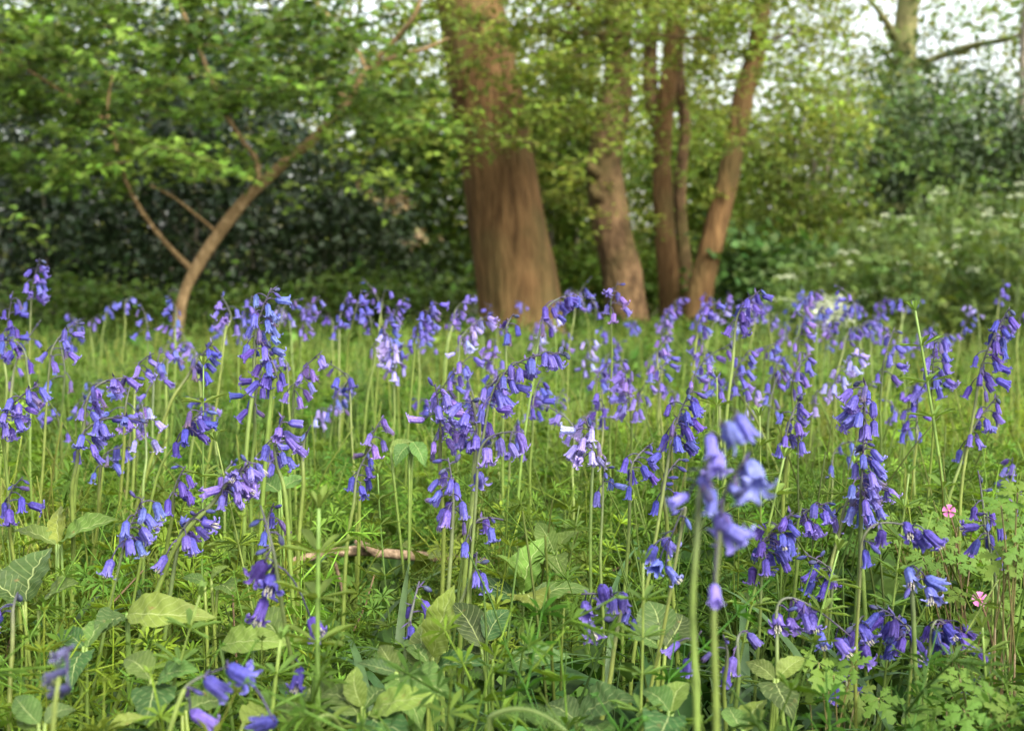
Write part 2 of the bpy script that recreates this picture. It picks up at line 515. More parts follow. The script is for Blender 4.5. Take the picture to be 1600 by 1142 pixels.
def bud_tpl(L=.011, r=.0022, col=(.07, .07, .30), tipc=(.13, .15, .40), seg=7):
    mb = MB()
    V, Q, Cc = [], [], []
    ring = [(0, .3), (.15, .75), (.45, 1), (.75, .85), (.95, .4), (1, .08)]
    for v, s in ring:
        for k in range(seg):
            a = 2 * PI * k / seg
            V.append((math.cos(a) * r * s, math.sin(a) * r * s, -L * v))
            c = np.array(col) * (1 - v) + np.array(tipc) * v
            Cc.append(c * (1 if k % 2 else .7))
    for j in range(len(ring) - 1):
        for k in range(seg):
            Q.append((j * seg + k, j * seg + (k + 1) % seg, (j + 1) * seg + (k + 1) % seg, (j + 1) * seg + k))
    mb.add(V, Q, None, Cc)
    return mb.tpl()


PAL = {
    'v': dict(base=(.135, .115, .48), tip=(.34, .30, .72), rib=(.050, .038, .31)),
    'b': dict(base=(.115, .12, .48), tip=(.33, .34, .74), rib=(.045, .045, .33)),
    'd': dict(base=(.080, .066, .36), tip=(.21, .18, .58), rib=(.030, .024, .21)),
    'p': dict(base=(.32, .29, .62), tip=(.54, .50, .80), rib=(.20, .17, .50)),
    'w': dict(base=(.15, .15, .30), tip=(.24, .22, .33), rib=(.10, .09, .22)),
    'h': dict(base=(.20, .21, .62), tip=(.36, .37, .80), rib=(.12, .12, .50)),
    'l': dict(base=(.20, .155, .52), tip=(.44, .37, .76), rib=(.085, .06, .36)),
}
BELL, BELLME, LOW = {}, {}, {}
for key, pal in PAL.items():
    BELL[key] = [bell_tpl(.0155, open_=1.0, flare=.0085, r1=.0037, nv=12, **pal), bell_tpl(.0165, open_=.8, flare=.0078, r1=.0035, nv=12, **pal), bell_tpl(.0150, open_=.5, flare=.0066, r1=.0035, **pal), bell_tpl(.0148, r1=.0031, open_=.15, flare=.005, **pal)]
    LOW[key] = [bell_tpl(.0160, open_=1.0, flare=.0080, nu=2, nv=5, **pal), bell_tpl(.0155, open_=.5, nu=2, nv=5, **pal)]
    mes = []
    for vi in range(11):
        t = BELL[key][[0, 1, 2, 3, 0, 1, 1, 2, 0, 3, 1][vi]]
        V = t['V'].copy(); zz = V[:, 2] / .016
        bend = rng.normal(0, .0017, 2); sq = rng.uniform(.86, 1.12)
        V[:, 0] *= sq; V[:, 1] *= 2 - sq
        V[:, :2] += (zz ** 2)[:, None] * bend
        tipw = np.clip((-zz - .6) / .4, 0, 1)[:, None]
        nzv = np.array([[mnoise.noise(Vector((p[0] * 260 + vi * 7, p[1] * 260, k * 5.0))) for k in range(3)] for p in V])
        V += nzv * (.0004 + .0022 * tipw)
        Cc = t['C'] * np.exp(rng.normal(0, .10)) * (1 + rng.normal(0, .05, 3))
        if vi >= 9:     # a bell going over: shrunken, dull and browned at the rim
            V[:, :2] *= .72
            Cc = Cc * .45 + np.array([.13, .10, .15]) * .55
            Cc = Cc * (1 - .5 * tipw) + np.array([.20, .13, .07]) * .5 * tipw
        b = MB(); b.add(V, t['Q'], t['T'], Cc); mes.append(b.mesh('flower', M_PETAL))
    BELLME[key] = mes
BUD = [bud_tpl(), bud_tpl(.008, .0019, (.06, .06, .20), (.10, .11, .30)), bud_tpl(.0095, .0026, (.10, .12, .16), (.09, .09, .26))]
BUDME = []
for t in BUD:
    b = MB(); b.add(t['V'], t['Q'], t['T'], t['C']); BUDME.append(b.mesh('bud', M_PETAL))
b = MB()
for k in range(6):
    a = k * PI / 3 + .5
    p = np.array([math.cos(a) * .002, math.sin(a) * .002, -.0145])
    tube(b, [np.array([math.cos(a) * .0012, math.sin(a) * .0012, -.006]), p, p + np.array([0, 0, -.0028])], [.0002, .0004, .0004], 5, (.46, .44, .36))
ANTHME = b.mesh('anthers', M_CREAM)


def dir_mat(dv, spin):
    z = -nrm(dv)
    r = np.array([1.0, 0.1, 0]) if abs(z[0]) < .9 else np.array([0, 1.0, 0])
    x = nrm(r - z * r.dot(z)); y = np.cross(z, x)
    c, s = math.cos(spin), math.sin(spin)
    return np.stack([x * c + y * s, -x * s + y * c, z], 1)


STEMLO = np.array([.17, .25, .035]); STEMHI = np.array([.16, .21, .05]); RACE = np.array([.055, .045, .085])


def strap_leaf(mb, base, az, L, w, bend, col):
    n = 12
    V, Q, U = [], [], []
    hd = np.array([math.cos(az), math.sin(az), 0]); sd = np.array([-math.sin(az), math.cos(az), 0])
    p = np.array(base, float)
    th = R(82)
    for j in range(n + 1):
        t = j / n
        ww = w * (1 - t ** 3) * (.6 + .4 * min(1, t * 4)) + .0003
        for i in (-1, 0, 1):
            V.append(p + sd * ww * i * .5 + np.array([0, 0, .18 * ww * abs(i)]))
            U.append((i * .5, t))
        th -= bend / n * (0.4 + 1.4 * t)
        p = p + (hd * math.cos(th) + np.array([0, 0, 1]) * math.sin(th)) * L / n
        if p[2] < gz(p[0], p[1]) + .01: p[2] = gz(p[0], p[1]) + .01
    for j in range(n):
        for i in range(2):
            a = j * 3 + i
            Q.append((a, a + 1, a + 4, a + 3))
    mb.add(V, Q, None, col, U)


PLANTS = []   # (px of raceme, distance, n) so the scattered ones keep clear


def bluebell(spec, single=False, extra=None):
    lx, ly, sx, sy, ex, ey, d, n, nb, ck, label = spec
    yg = 440 + F * CAMH / d
    slope = (lx - sx) / max(20, (ly - sy))
    bx = lx + slope * max(0, yg - ly) * .5
    B = P(bx, yg, d)
    dz = rng.uniform(-.03, .03) * d
    B = np.array([B[0], d + dz, 0]); B[2] = gz(B[0], B[1]) - .005
    S = P(sx, sy, d); E = P(ex, ey, d + rng.uniform(-.012, .02))
    Lw = P(lx, ly, d + dz * .6)
    if ly >= yg - 30: Lw = (B + S) / 2 + np.array([rng.normal(0, .007), rng.normal(0, .006), 0])
    st = catmull([B, Lw, S], 7)
    wob = np.linspace(0, 1, len(st)); ph0, ph1 = rng.uniform(0, 6.28, 2)
    st[:, 0] += .0022 * np.sin(wob * 9 + ph0) * np.sin(wob * PI); st[:, 1] += .0022 * np.sin(wob * 8 + ph1) * np.sin(wob * PI)
    tdir = nrm(st[-1] - st[-3])
    le = np.linalg.norm(E - S)
    ctrl = S + tdir * le * (.62 if E[2] < S[2] + .6 * le else .4)
    rc = bez(S, ctrl, E, 14)
    root = empty('bluebell', (B[0], B[1], B[2]), label, 'bluebell', 'bluebells in the woodland clearing')
    o0 = B.copy()
    sm = MB()
    allp = np.vstack([st, rc[1:]]) - o0
    na, nr = len(st), len(rc) - 1
    thick = rng.uniform(.68, 1.12) * (.8 if d < .9 else 1)
    rad = np.concatenate([np.linspace(.0025, .0018, na), np.linspace(.0016, .0007, nr)]) * thick
    tt = np.concatenate([np.linspace(0, 1, na), np.ones(nr)])
    cc = STEMLO * (1 - tt)[:, None] + STEMHI * tt[:, None]
    mixr = np.concatenate([np.clip(np.linspace(-1.6, .45, na), 0, 1), np.linspace(.45, 1, nr)])[:, None]
    cc = cc * (1 - mixr) + RACE * mixr
    if ck == 'p': cc = cc * .8 + np.array([.1, .15, .04]) * .3
    tube(sm, allp, rad, 7 if not single else 5, cc)
    flowers = []
    pm = MB() if single else None

    def add_flower(att, dv, kind, s, fat=1.0):
        Mt = dir_mat(dv, rng.uniform(0, 6.28)) * np.array([fat, fat, 1]) * s
        if single:
            t = (LOW[ck][kind % 2] if kind >= 0 else BUD[1])
            pm.inst(t, Mt[None], (att - o0)[None], np.array([np.exp(rng.normal(0, .12)) * (1 + rng.normal(0, .05, 3))]))
        else:
            me = BELLME[ck][kind] if kind >= 0 else BUDME[-kind - 1]
            f = put('flower' if kind >= 0 else 'bud', me, root)
            mm = Matrix(((Mt[0][0], Mt[0][1], Mt[0][2], att[0] - o0[0]), (Mt[1][0], Mt[1][1], Mt[1][2], att[1] - o0[1]), (Mt[2][0], Mt[2][1], Mt[2][2], att[2] - o0[2]), (0, 0, 0, 1)))
            f.matrix_local = mm
            if .9 < d < 1.3 and kind in (0, 1, 4, 5, 8):
                put('anthers', ANTHME, f)

    def pedicel(a, b_, r=.0006):
        h = np.linalg.norm(b_ - a)
        mid = (a + b_) / 2 + np.array([0, 0, .35 * h])
        tube(sm, bez(a, mid, b_, 5) - o0, [r * 1.3, r, r, r, r * 1.3], 4 if single else 5, RACE * np.array([1, .95, 1.3]))
        # bract
        if not single:
            dv = nrm(b_ - a) + rng.normal(0, .3, 3) + np.array([0, 0, .3]); dv = nrm(dv)
            sd = nrm(np.cross(dv, [0, 0, 1.0]) + 1e-4)
            Lb = rng.uniform(.007, .014)
            sm.add(np.array([a, a + dv * Lb * .5 + sd * .0011, a + dv * Lb, a + dv * Lb * .5 - sd * .0011]) - o0, [(0, 1, 2, 3)], None, RACE * np.array([1.6, 1.4, 2.2]))

    if extra:
        for (x0, y0, x1, y1) in extra:
            a = P(x0, y0, d + rng.uniform(-.012, .012)); m_ = P(x1, y1, d + rng.uniform(-.016, .016))
            L = np.linalg.norm(m_ - a)
            k = np.argmin(np.linalg.norm(rc - a - np.array([0, 0, .008]), axis=1))
            if np.linalg.norm(rc[k] - a) > .06:
                k2 = np.argmin(np.linalg.norm(st - a, axis=1)); src = st[k2]
            else:
                src = rc[k]
            pedicel(src, a)
            add_flower(a, m_ - a, int(rng.choice([0, 1, 4, 5, 6, 8])), min(1.25, max(.6 if ck == 'w' else .72, L / .0175)), .62 if ck == 'w' else 1.0)
    az0 = rng.uniform(0, 6.28)
    lean = nrm(np.array([E[0] - S[0], 0, 0])) if abs(E[0] - S[0]) > .01 else np.array([rng.choice([-1, 1]), 0, 0.])
    tot = n + nb
    for i in range(tot):
        t = (i + .5 * rng.random()) / max(1, tot)
        k = int(t * 13); a = rc[k] + (rc[min(13, k + 1)] - rc[k]) * (t * 13 - k)
        az = az0 + i * 2.4
        side = np.array([math.cos(az), math.sin(az) * .9, 0]) * .8 + lean * .55
        isbud = i >= n
        pl = rng.uniform(.008, .021) * (1 - .45 * t)
        b_ = a + nrm(side + np.array([0, 0, .15 - .5 * (1 - t)])) * pl
        droop = np.array([side[0] * rng.uniform(.1, .9), side[1] * rng.uniform(.1, .8), -1 if rng.random() > .3 else rng.uniform(-.6, 0)])
        if isbud:
            droop = np.array([side[0] * .8, side[1] * .6, -.8 + 1.2 * rng.random()]); b_ = a + (b_ - a) * .6
        pedicel(a, b_)
        kd = int(rng.choice(11, p=[.11, .11, .10, .08, .11, .11, .11, .10, .09, .04, .04])) if not isbud else -int(rng.integers(1, 4))
        add_flower(b_, droop, kd, rng.uniform(.80, 1.04))
    sm.build('stem', M_STEM, root)
    if single:
        if pm.n: pm.build('blossom', M_PETAL, root)
    elif d < 1.7:
        for q in range(int(rng.integers(1, 4))):
            lm = MB()
            strap_leaf(lm, (rng.uniform(-.006, .006), rng.uniform(-.006, .006), 0), rng.uniform(0, 6.28), rng.uniform(.16, .30), rng.uniform(.008, .014), R(rng.uniform(60, 130)), np.array([.055, .115, .03]) * rng.uniform(.8, 1.2))
            lm.build('leaf', M_STEM, root)
    PLANTS.append((sx, sy, d))
    return root


exec_table = []
H = exec_table.append
# lowx,lowy, raceme start, tip, distance, open bells, buds, colour, label
H((44, 700, 49, 465, 62, 404, 2.3, 13, 2, 'v', 'tall bluebell with a dense round violet head topping the far left edge'))
H((6, 640, 8, 545, 20, 455, 2.0, 10, 1, 'd', 'deep violet bluebell cut by the left frame edge, below the tallest round head'))
H((60, 810, 79, 557, 124, 500, 1.7, 6, 1, 'v', 'bluebell with two pale bells flying right on a thin arched tip, far left'))
H((10, 700, 20, 590, 64, 500, 2.2, 5, 1, 'v', 'slim bluebell leaning right under the round violet head at far left'))
H((90, 726, 101, 592, 92, 532, 2.0, 5, 0, 'b', 'small bluish bluebell between the far left arching plants'))
H((117, 810, 133, 640, 216, 592, 1.5, 10, 1, 'v', 'bluebell arching right in a long comb of ten bells, left side'))
H((8, 745, 5, 660, 62, 600, 1.4, 12, 1, 'v', 'heavy arched bluebell cluster spilling in from the left frame edge'))
H((112, 830, 122, 705, 232, 660, 1.4, 10, 2, 'v', 'bluebell with a low comb of dark and pale bells over the left leaves'))
H((237, 800, 240, 600, 252, 545, 2.0, 5, 0, 'v', 'upright bluebell with a small drooping tuft, left of the slanting sapling foot'))
H((241, 693, 301, 575, 332, 535, 1.8, 9, 1, 'd', 'deep purple bluebell with stem slanting up to the right below the sapling'))
H((346, 565, 360, 500, 345, 462, 2.2, 7, 1, 'l', 'pinkish violet bluebell right beside the slanting sapling trunk'))
H((388, 711, 398, 540, 424, 450, 1.5, 14, 2, 'b', 'tall bluebell with a crowded silvery blue head right of the sapling'))
H((420, 640, 426, 590, 405, 528, 1.5, 8, 1, 'd', 'dark violet bluebell directly under the crowded silvery blue head'))
H((372, 600, 378, 505, 395, 462, 2.6, 8, 0, 'v', 'blurred violet bluebell peeping left of the crowded silvery head'))
H((470, 610, 470, 520, 500, 462, 2.8, 10, 0, 'l', 'hazy lilac bluebell against the dark holly, beyond the yellow bent stem'))
H((531, 620, 530, 510, 545, 455, 2.9, 9, 0, 'v', 'hazy violet bluebell against the dark holly, nearest the thick trunk side'))
H((452, 810, 459, 612, 500, 552, 1.7, 8, 0, 'l', 'bluebell with seven pale pink tinged bells hanging in a fan'))
H((470, 810, 474, 700, 486, 664, 1.6, 1, 1, 'b', 'thin bluebell holding one single starry open bell, left of centre'))
H((240, 779, 286, 674, 322, 640, 1.4, 7, 1, 'd', 'bluebell on a slanting stem with scattered deep violet bells, left centre'))
H((395, 760, 398, 640, 410, 578, 1.6, 6, 1, 'd', 'shaded bluebell among the stems below the crowded silvery head'))
H((447, 810, 430, 715, 444, 650, 1.35, 8, 1, 'v', 'bluebell with bells flung right of its upright stem over a broad round leaf'))
H((255, 900, 345, 768, 392, 722, 1.25, 15, 1, 'l', 'bluebell with the densest purple cluster hanging in one thick row, left of centre'))
H((263, 900, 271, 775, 290, 728, 1.35, 6, 1, 'd', 'bluebell with a short deep violet tuft left of the densest purple row'))
H((128, 1142, 196, 845, 225, 776, 1.2, 10, 1, 'b', 'bluebell with a compact bluish bunch on a stem slanting from the lower left'))
H((232, 1142, 279, 846, 318, 795, 1.25, 7, 2, 'v', 'hook tipped bluebell with bells stacked in a vertical chain above the broad flat leaf'))
H((20, 850, 14, 790, 36, 745, 1.4, 5, 2, 'd', 'dark budded bluebell leaning in at the left edge, mid height'))
H((420, 900, 418, 820, 428, 786, 1.4, 3, 1, 'd', 'tiny dark bluebell tuft between the densest purple row and the stick'))
H((545, 850, 556, 755, 580, 700, 1.5, 5, 1, 'd', 'bluebell with one dark pointed bell, left of the big central bunch'))
H((562, 800, 575, 700, 600, 650, 1.6, 6, 0, 'l', 'bluebell with four neat lilac bells left of the big central bunch'))
H((15, 1142, 20, 960, 28, 925, 1.1, 2, 1, 'v', 'low bluebell with two bells near the left edge above dark gaps'))
H((190, 760, 196, 640, 205, 598, 1.7, 4, 0, 'b', 'small starry blue bluebell over the low comb on the left'))
H((226, 800, 228, 690, 222, 630, 1.6, 4, 0, 'p', 'very pale lilac bluebell with three bells beside the low comb on the left'))
H((690, 700, 690, 620, 735, 556, 1.9, 11, 0, 'v', 'arched bluebell in front of the thick trunk with ten crowded bells'))
H((690, 860, 688, 690, 680, 600, 1.4, 13, 1, 'l', 'bluebell with a tall compact lilac cone of bells left in the central bunch'))
H((705, 1000, 762, 640, 884, 553, 1.35, 19, 3, 'v', 'big leaning bluebell whose long raceme points up right before the thick trunk'))
H((728, 880, 745, 690, 735, 622, 1.36, 9, 1, 'v', 'bluebell crossing the big leaning one with small crowded violet bells'))
H((690, 1142, 708, 800, 700, 715, 1.25, 10, 3, 'v', 'reddish stemmed bluebell with hanging bells and dark buds under the central bunch'))
H((531, 720, 531, 640, 533, 600, 2.6, 5, 0, 'l', 'lone blurred lilac tuft in open grass left of the central bunch'))
H((643, 590, 650, 520, 682, 472, 2.2, 15, 0, 'v', 'dense violet bluebell left against the foot of the thick trunk'))
H((613, 703, 617, 580, 605, 520, 2.2, 14, 0, 'p', 'pale lilac bluebell with wide crowded head, left of the thick trunk'))
H((590, 610, 598, 525, 612, 488, 2.4, 8, 0, 'b', 'blurred blue bluebell left behind the pale wide head'))
H((590, 560, 596, 480, 602, 446, 2.7, 3, 0, 'v', 'tiny blurred bluebell against dark holly left of the thick trunk'))
H((700, 560, 710, 490, 742, 460, 2.6, 6, 0, 'l', 'arched bluebell crossing the left edge of the thick trunk'))
H((715, 640, 718, 540, 762, 494, 2.0, 9, 0, 'p', 'bright pale arched bluebell in front of the thick trunk foot'))
H((788, 645, 790, 520, 803, 490, 1.9, 4, 1, 'd', 'upright bluebell with a small dark head on the trunk foot centre'))
H((820, 680, 846, 505, 928, 468, 1.8, 9, 2, 'd', 'bluebell bowing far to the right across the trunk foot with dark tip'))
H((770, 690, 770, 570, 775, 530, 2.3, 10, 0, 'l', 'hazy lilac bluebell below the trunk foot, behind the leaning raceme'))
H((745, 700, 755, 620, 780, 590, 1.75, 7, 0, 'v', 'small violet bluebell just behind the big leaning raceme'))
H((880, 620, 878, 545, 882, 512, 3.0, 4, 0, 'l', 'blurred bluebell standing at the right edge of the thick trunk'))
H((905, 650, 912, 580, 922, 530, 2.8, 10, 0, 'p', 'blurred pale bluebell right of the thick trunk foot'))
H((955, 645, 954, 480, 966, 440, 2.0, 6, 1, 'l', 'tall thin bluebell whose head overlaps the gnarled trunk'))
H((1030, 590, 1035, 520, 1045, 480, 3.2, 12, 0, 'l', 'blurred lilac bluebell bunch at the foot of the forked trunk'))
H((990, 760, 985, 640, 975, 575, 2.0, 13, 0, 'l', 'lilac bluebell with a tall drooping curtain of bells right of centre'))
H((940, 760, 942, 650, 940, 610, 2.0, 5, 0, 'd', 'dark narrow bluebell left of the drooping lilac curtain'))
H((918, 1000, 927, 712, 914, 652, 1.45, 11, 2, 'p', 'almost white bluebell with starry open bells right of the central bunch'))
H((940, 960, 942, 760, 948, 715, 1.45, 3, 3, 'b', 'budding bluebell directly right of the almost white one'))
H((975, 1000, 985, 740, 1020, 692, 1.45, 6, 3, 'd', 'bluebell arching right with dark bells beside the almost white one'))
H((1050, 900, 1035, 770, 1062, 716, 1.4, 2, 6, 'd', 'bluebell carrying mostly dark unopened buds below the deep violet comb'))
H((995, 1010, 1049, 690, 1082, 605, 1.35, 13, 3, 'd', 'deep violet bluebell with a comb of bells left of the big blurred bells'))
H((1203, 700, 1150, 610, 1170, 548, 2.1, 13, 0, 'v', 'violet bluebell behind the big blurred bells'))
H((1137, 643, 1150, 505, 1190, 452, 1.9, 10, 1, 'd', 'bluebell with a dark rounded head right of the leaning trunk foot'))
H((1085, 570, 1090, 510, 1125, 470, 2.4, 8, 0, 'v', 'bluebell bowing right across the foot of the leaning trunk'))
H((1225, 800, 1228, 690, 1250, 622, 1.6, 9, 1, 'v', 'bluebell with long twin hanging bells right of the big blurred bells'))
H((1235, 680, 1238, 600, 1262, 553, 1.9, 9, 0, 'v', 'violet bluebell leaning right midway to the hazy patch'))
H((1300, 690, 1305, 600, 1350, 545, 2.2, 13, 0, 'p', 'pale arched bluebell leaning right below the hazy right patch'))
H((1348, 900, 1350, 660, 1352, 596, 1.35, 12, 1, 'v', 'tallest sharp bluebell right, head of twisted violet bells'))
H((1340, 1000, 1345, 790, 1350, 690, 1.33, 17, 1, 'b', 'bluish bluebell with many open bells stacked below the tallest sharp head'))
H((1290, 960, 1318, 800, 1402, 772, 1.36, 9, 1, 'l', 'bluebell with lilac bells fringing right from the stacked bluish one'))
H((1455, 680, 1456, 600, 1462, 520, 1.7, 12, 0, 'v', 'bluebell with violet head close beside the tall green podded stalk'))
H((1500, 810, 1528, 600, 1578, 480, 1.6, 15, 2, 'd', 'tall dark stemmed bluebell with bells spread up a curving tip at far right'))
H((1480, 800, 1512, 690, 1560, 618, 1.6, 8, 1, 'v', 'bluebell half hidden beneath the tall dark stemmed one at far right'))
H((1430, 760, 1432, 670, 1435, 612, 1.9, 7, 0, 'd', 'dark bluebell at the right between two pale cleavers stems'))
H((1550, 960, 1538, 810, 1528, 735, 1.4, 3, 2, 'd', 'bluebell with one long purple drooping bell above the lobed leaves'))
H((1590, 1142, 1546, 850, 1542, 800, 1.25, 5, 2, 'd', 'thick stemmed bluebell with two bells above the pink flower at far right'))
H((1580, 860, 1578, 780, 1582, 715, 1.9, 9, 0, 'l', 'blurred lilac bluebell cut by the right frame edge'))
H((1180, 1142, 1190, 868, 1240, 800, 1.2, 13, 2, 'd', 'dark bluebell with crowded hanging bells right below the big blurred bells'))
H((1240, 980, 1246, 820, 1295, 785, 1.35, 8, 1, 'v', 'hook tipped bluebell with an arched top between two crowded heads on the right'))
H((1293, 1100, 1300, 905, 1262, 868, 1.25, 6, 3, 'd', 'sparse branching bluebell with small bells held sideways, right side'))
H((1420, 1142, 1424, 1000, 1376, 950, 1.2, 13, 2, 'd', 'dense dark bluebell bunch low on the right beneath the starry one'))
H((1445, 1142, 1455, 990, 1520, 1030, 1.2, 10, 1, 'd', 'bluebell with a diagonal row of deep bells dropping right, lower right'))
H((1335, 1142, 1322, 1065, 1332, 1055, 1.2, 2, 1, 'd', 'short bluebell with two narrow bells near the bottom right'))
H((1540, 1142, 1530, 1070, 1547, 1050, 1.15, 1, 1, 'b', 'single belled short bluebell under the pink flower'))
H((1095, 1142, 1085, 1020, 1096, 985, 1.1, 2, 0, 'v', 'low bluebell with a half bell behind the two thick blurred stems'))
H((1130, 1142, 1136, 1030, 1130, 992, 1.1, 2, 1, 'd', 'low dark bluebell just right of the two thick blurred stems'))
H((1150, 1142, 1152, 1010, 1168, 985, 1.15, 2, 0, 'l', 'low bluebell with a single pale lilac bell right of the blurred stems'))
H((620, 1142, 638, 985, 655, 908, 1.2, 5, 1, 'd', 'low bluebell with deep bells beside the upright pale leaf'))
H((640, 1142, 738, 900, 745, 862, 1.3, 3, 2, 'b', 'bluebell with small bells dangling in front of the fallen stick'))
H((735, 1100, 735, 835, 786, 812, 1.3, 3, 1, 'v', 'bluebell with two bells held out right above the fallen stick'))
H((1205, 660, 1208, 590, 1222, 556, 2.3, 8, 0, 'v', 'bluebell between the leaning trunk foot and the hazy patch'))
H((830, 760, 832, 640, 845, 590, 1.9, 6, 0, 'd', 'thin bluebell standing just right of the leaning raceme'))
H((1035, 720, 1030, 600, 1045, 555, 2.1, 6, 0, 'v', 'violet bluebell above the deep violet comb'))
H((1110, 640, 1105, 560, 1090, 515, 2.4, 7, 0, 'l', 'blurred lilac bluebell below the leaning trunk foot'))
HX = [
    ((1113, 1142, 1126, 800, 1166, 720, .72, 0, 1, 'h', 'big blurred pale blue bluebell nearest the viewer with drooping bells'),
     [(1172, 722, 1188, 764), (1160, 733, 1163, 755), (1142, 756, 1160, 789), (1133, 822, 1168, 848), (1127, 806, 1131, 842), (1116, 912, 1118, 948)]),
    ((1083, 1142, 1092, 780, 1152, 645, .72, 0, 1, 'h', 'big blurred bluebell arching right over its near twin, thick green stem'),
     [(1152, 648, 1175, 688), (1135, 665, 1151, 703), (1108, 678, 1117, 716), (1120, 706, 1126, 742), (1095, 744, 1109, 773), (1112, 764, 1113, 803), (1076, 773, 1045, 788)]),
    ((475, 1142, 431, 882, 407, 790, 1.0, 0, 4, 'd', 'bluebell with big dark violet bells flung left from a thick leaning stem'),
     [(414, 878, 388, 914), (427, 898, 415, 938), (414, 934, 401, 978), (486, 966, 506, 996), (471, 1043, 458, 1083)]),
    ((268, 1142, 287, 1078, 354, 1042, .85, 0, 1, 'v', 'blurred bluebell with four glowing bells at the bottom left'),
     [(356, 1043, 396, 1063), (320, 1060, 358, 1090), (297, 1110, 337, 1136), (428, 1126, 396, 1136)]),
    ((1440, 1142, 1425, 925, 1440, 886, 1.15, 0, 1, 'b', 'starry faced blue bluebell on a straight stem above the dense low bunch'),
     [(1420, 886, 1424, 920), (1446, 903, 1475, 917), (1452, 917, 1455, 944)]),
    ((1335, 1142, 1345, 862, 1474, 846, 1.15, 0, 1, 'd', 'bluebell with yellow stem hooked far right like a crook, deep bells'),
     [(1378, 828, 1376, 852), (1416, 817, 1423, 841), (1429, 830, 1438, 856), (1444, 828, 1472, 857), (1350, 858, 1358, 886)]),
    ((720, 1142, 747, 720, 820, 676, 1.3, 0, 2, 'l', 'bluebell with four evenly spaced lilac bells on a thin arch, centre'),
     [(781, 684, 788, 713), (796, 692, 810, 715), (809, 676, 826, 702), (760, 699, 767, 728), (747, 738, 754, 769)]),
    ((1318, 1142, 1338, 985, 1350, 962, 1.2, 0, 1, 'v', 'bluebell with four stout bells between the hooked row and the dense bunch'),
     [(1343, 975, 1363, 1008), (1335, 986, 1329, 1012), (1350, 1008, 1358, 1038), (1316, 998, 1332, 1027)]),
    ((1222, 1142, 1213, 965, 1330, 995, 1.15, 0, 1, 'v', 'bluebell with a long diagonal row of violet bells arching down right'),
     [(1214, 960, 1216, 993), (1232, 965, 1242, 990), (1245, 941, 1265, 970), (1256, 958, 1262, 984), (1267, 955, 1276, 989), (1279, 985, 1289, 1015), (1305, 997, 1330, 1027)]),
    ((937, 1142, 968, 965, 908, 928, 1.15, 0, 2, 'v', 'low bluebell arching left with seven neat bells right of the broad leaves'),
     [(914, 940, 922, 970), (918, 971, 930, 1000), (941, 915, 948, 946), (958, 932, 960, 958), (973, 926, 968, 958), (982, 948, 976, 975), (990, 966, 998, 996)]),
    ((1005, 1142, 1070, 800, 1048, 840, 1.1, 0, 2, 'b', 'bluebell on a yellow slanting stem with bells turned both ways, near the blurred pair'),
     [(1022, 852, 1014, 878), (1034, 842, 1060, 862), (1030, 878, 1022, 893), (1040, 885, 1064, 910)]),
    ((88, 1142, 84, 1065, 112, 1010, .74, 0, 1, 'w', 'very blurred faded bluebell close by at the lower left'),
     [(108, 1014, 80, 1026), (106, 1046, 76, 1058), (106, 1074, 76, 1088)]),
]
for s in exec_table:
    s = list(s); s[7] = int(round(s[7] * 1.3)) if s[7] >= 7 else s[7]
    bluebell(tuple(s))
for s, ex in HX:
    bluebell(s, extra=ex)

# ---- scattered bluebells deeper in the clearing: every one its own plant, labelled by the row it stands in
regions = [
    ('lower open grass left of the central bunch', 440, 680, 1.75, 2.7, 8),
    ('low drift at the left, before the sapling', 30, 420, 1.7, 2.7, 11),
    ('low drift between central bunch and white one', 720, 960, 1.8, 2.8, 11),
    ('low drift above the big blurred bells', 960, 1200, 1.9, 2.8, 9),
    ('low drift left of the green podded stalk', 1200, 1440, 1.8, 2.8, 8),
    # name phrase, px range, distance range, count
    ('hazy patch before the cow parsley', 1215, 1420, 2.8, 5.2, 33),
    ('strip right of the leaning trunk', 1100, 1215, 2.6, 4.6, 10),
    ('row at the forked trunk feet', 900, 1100, 2.9, 5.0, 12),
    ('row before the thickest trunk', 690, 900, 2.6, 4.6, 8),
    ('row between sapling and thickest trunk', 470, 690, 2.6, 4.6, 8),
    ('row around the slanting sapling foot', 300, 470, 2.6, 4.4, 6),
    ('row left of the slanting sapling', 90, 300, 2.6, 4.6, 9),
    ('row under the right hand cow parsley', 1420, 1610, 2.4, 4.2, 8),
]
ORD = ['first', 'second', 'third', 'fourth', 'fifth', 'sixth', 'seventh', 'eighth', 'ninth', 'tenth', '11th', '12th', '13th', '14th', '15th', '16th', '17th', '18th', '19th', '20th', '21st', '22nd', '23rd', '24th', '25th', '26th', '27th', '28th', '29th', '30th', '31st', '32nd', '33rd', '34th']
CN = {'v': 'violet', 'b': 'blue', 'd': 'dark violet', 'p': 'pale lilac', 'l': 'lilac'}
for name, x0, x1, d0, d1, cnt in regions:
    pts = sorted((x0 + (x1 - x0) * (i + rng.uniform(.05, .95)) / cnt) for i in range(cnt))
    for i, x in enumerate(pts):
        d = d0 + (d1 - d0) * rng.random() ** 1.2
        z = rng.uniform(.33, .47) - .02 * d / 4 if 'low' not in name[:6] else rng.uniform(.24, .40)
        sy = 440 + (CAMH - z) / d * F
        lr = rng.choice([-1, 1], p=[.35, .65])
        hgt = .07 / d * F * rng.uniform(.6, 1)
        ck = rng.choice(['v', 'l', 'b', 'p', 'd'], p=[.42, .28, .12, .08, .10])
        sx = x + rng.uniform(-6, 6)
        bluebell((x - lr * rng.uniform(0, 12), sy + 120 / d * 2, sx, sy, sx + lr * rng.uniform(.2, .9) * hgt, sy - hgt * rng.uniform(.3, 1), d, int(rng.integers(4, 11)), 1, ck,
                  f'{ORD[i]} blurred bluebell from the left, {name}'), single=d > 3.3)


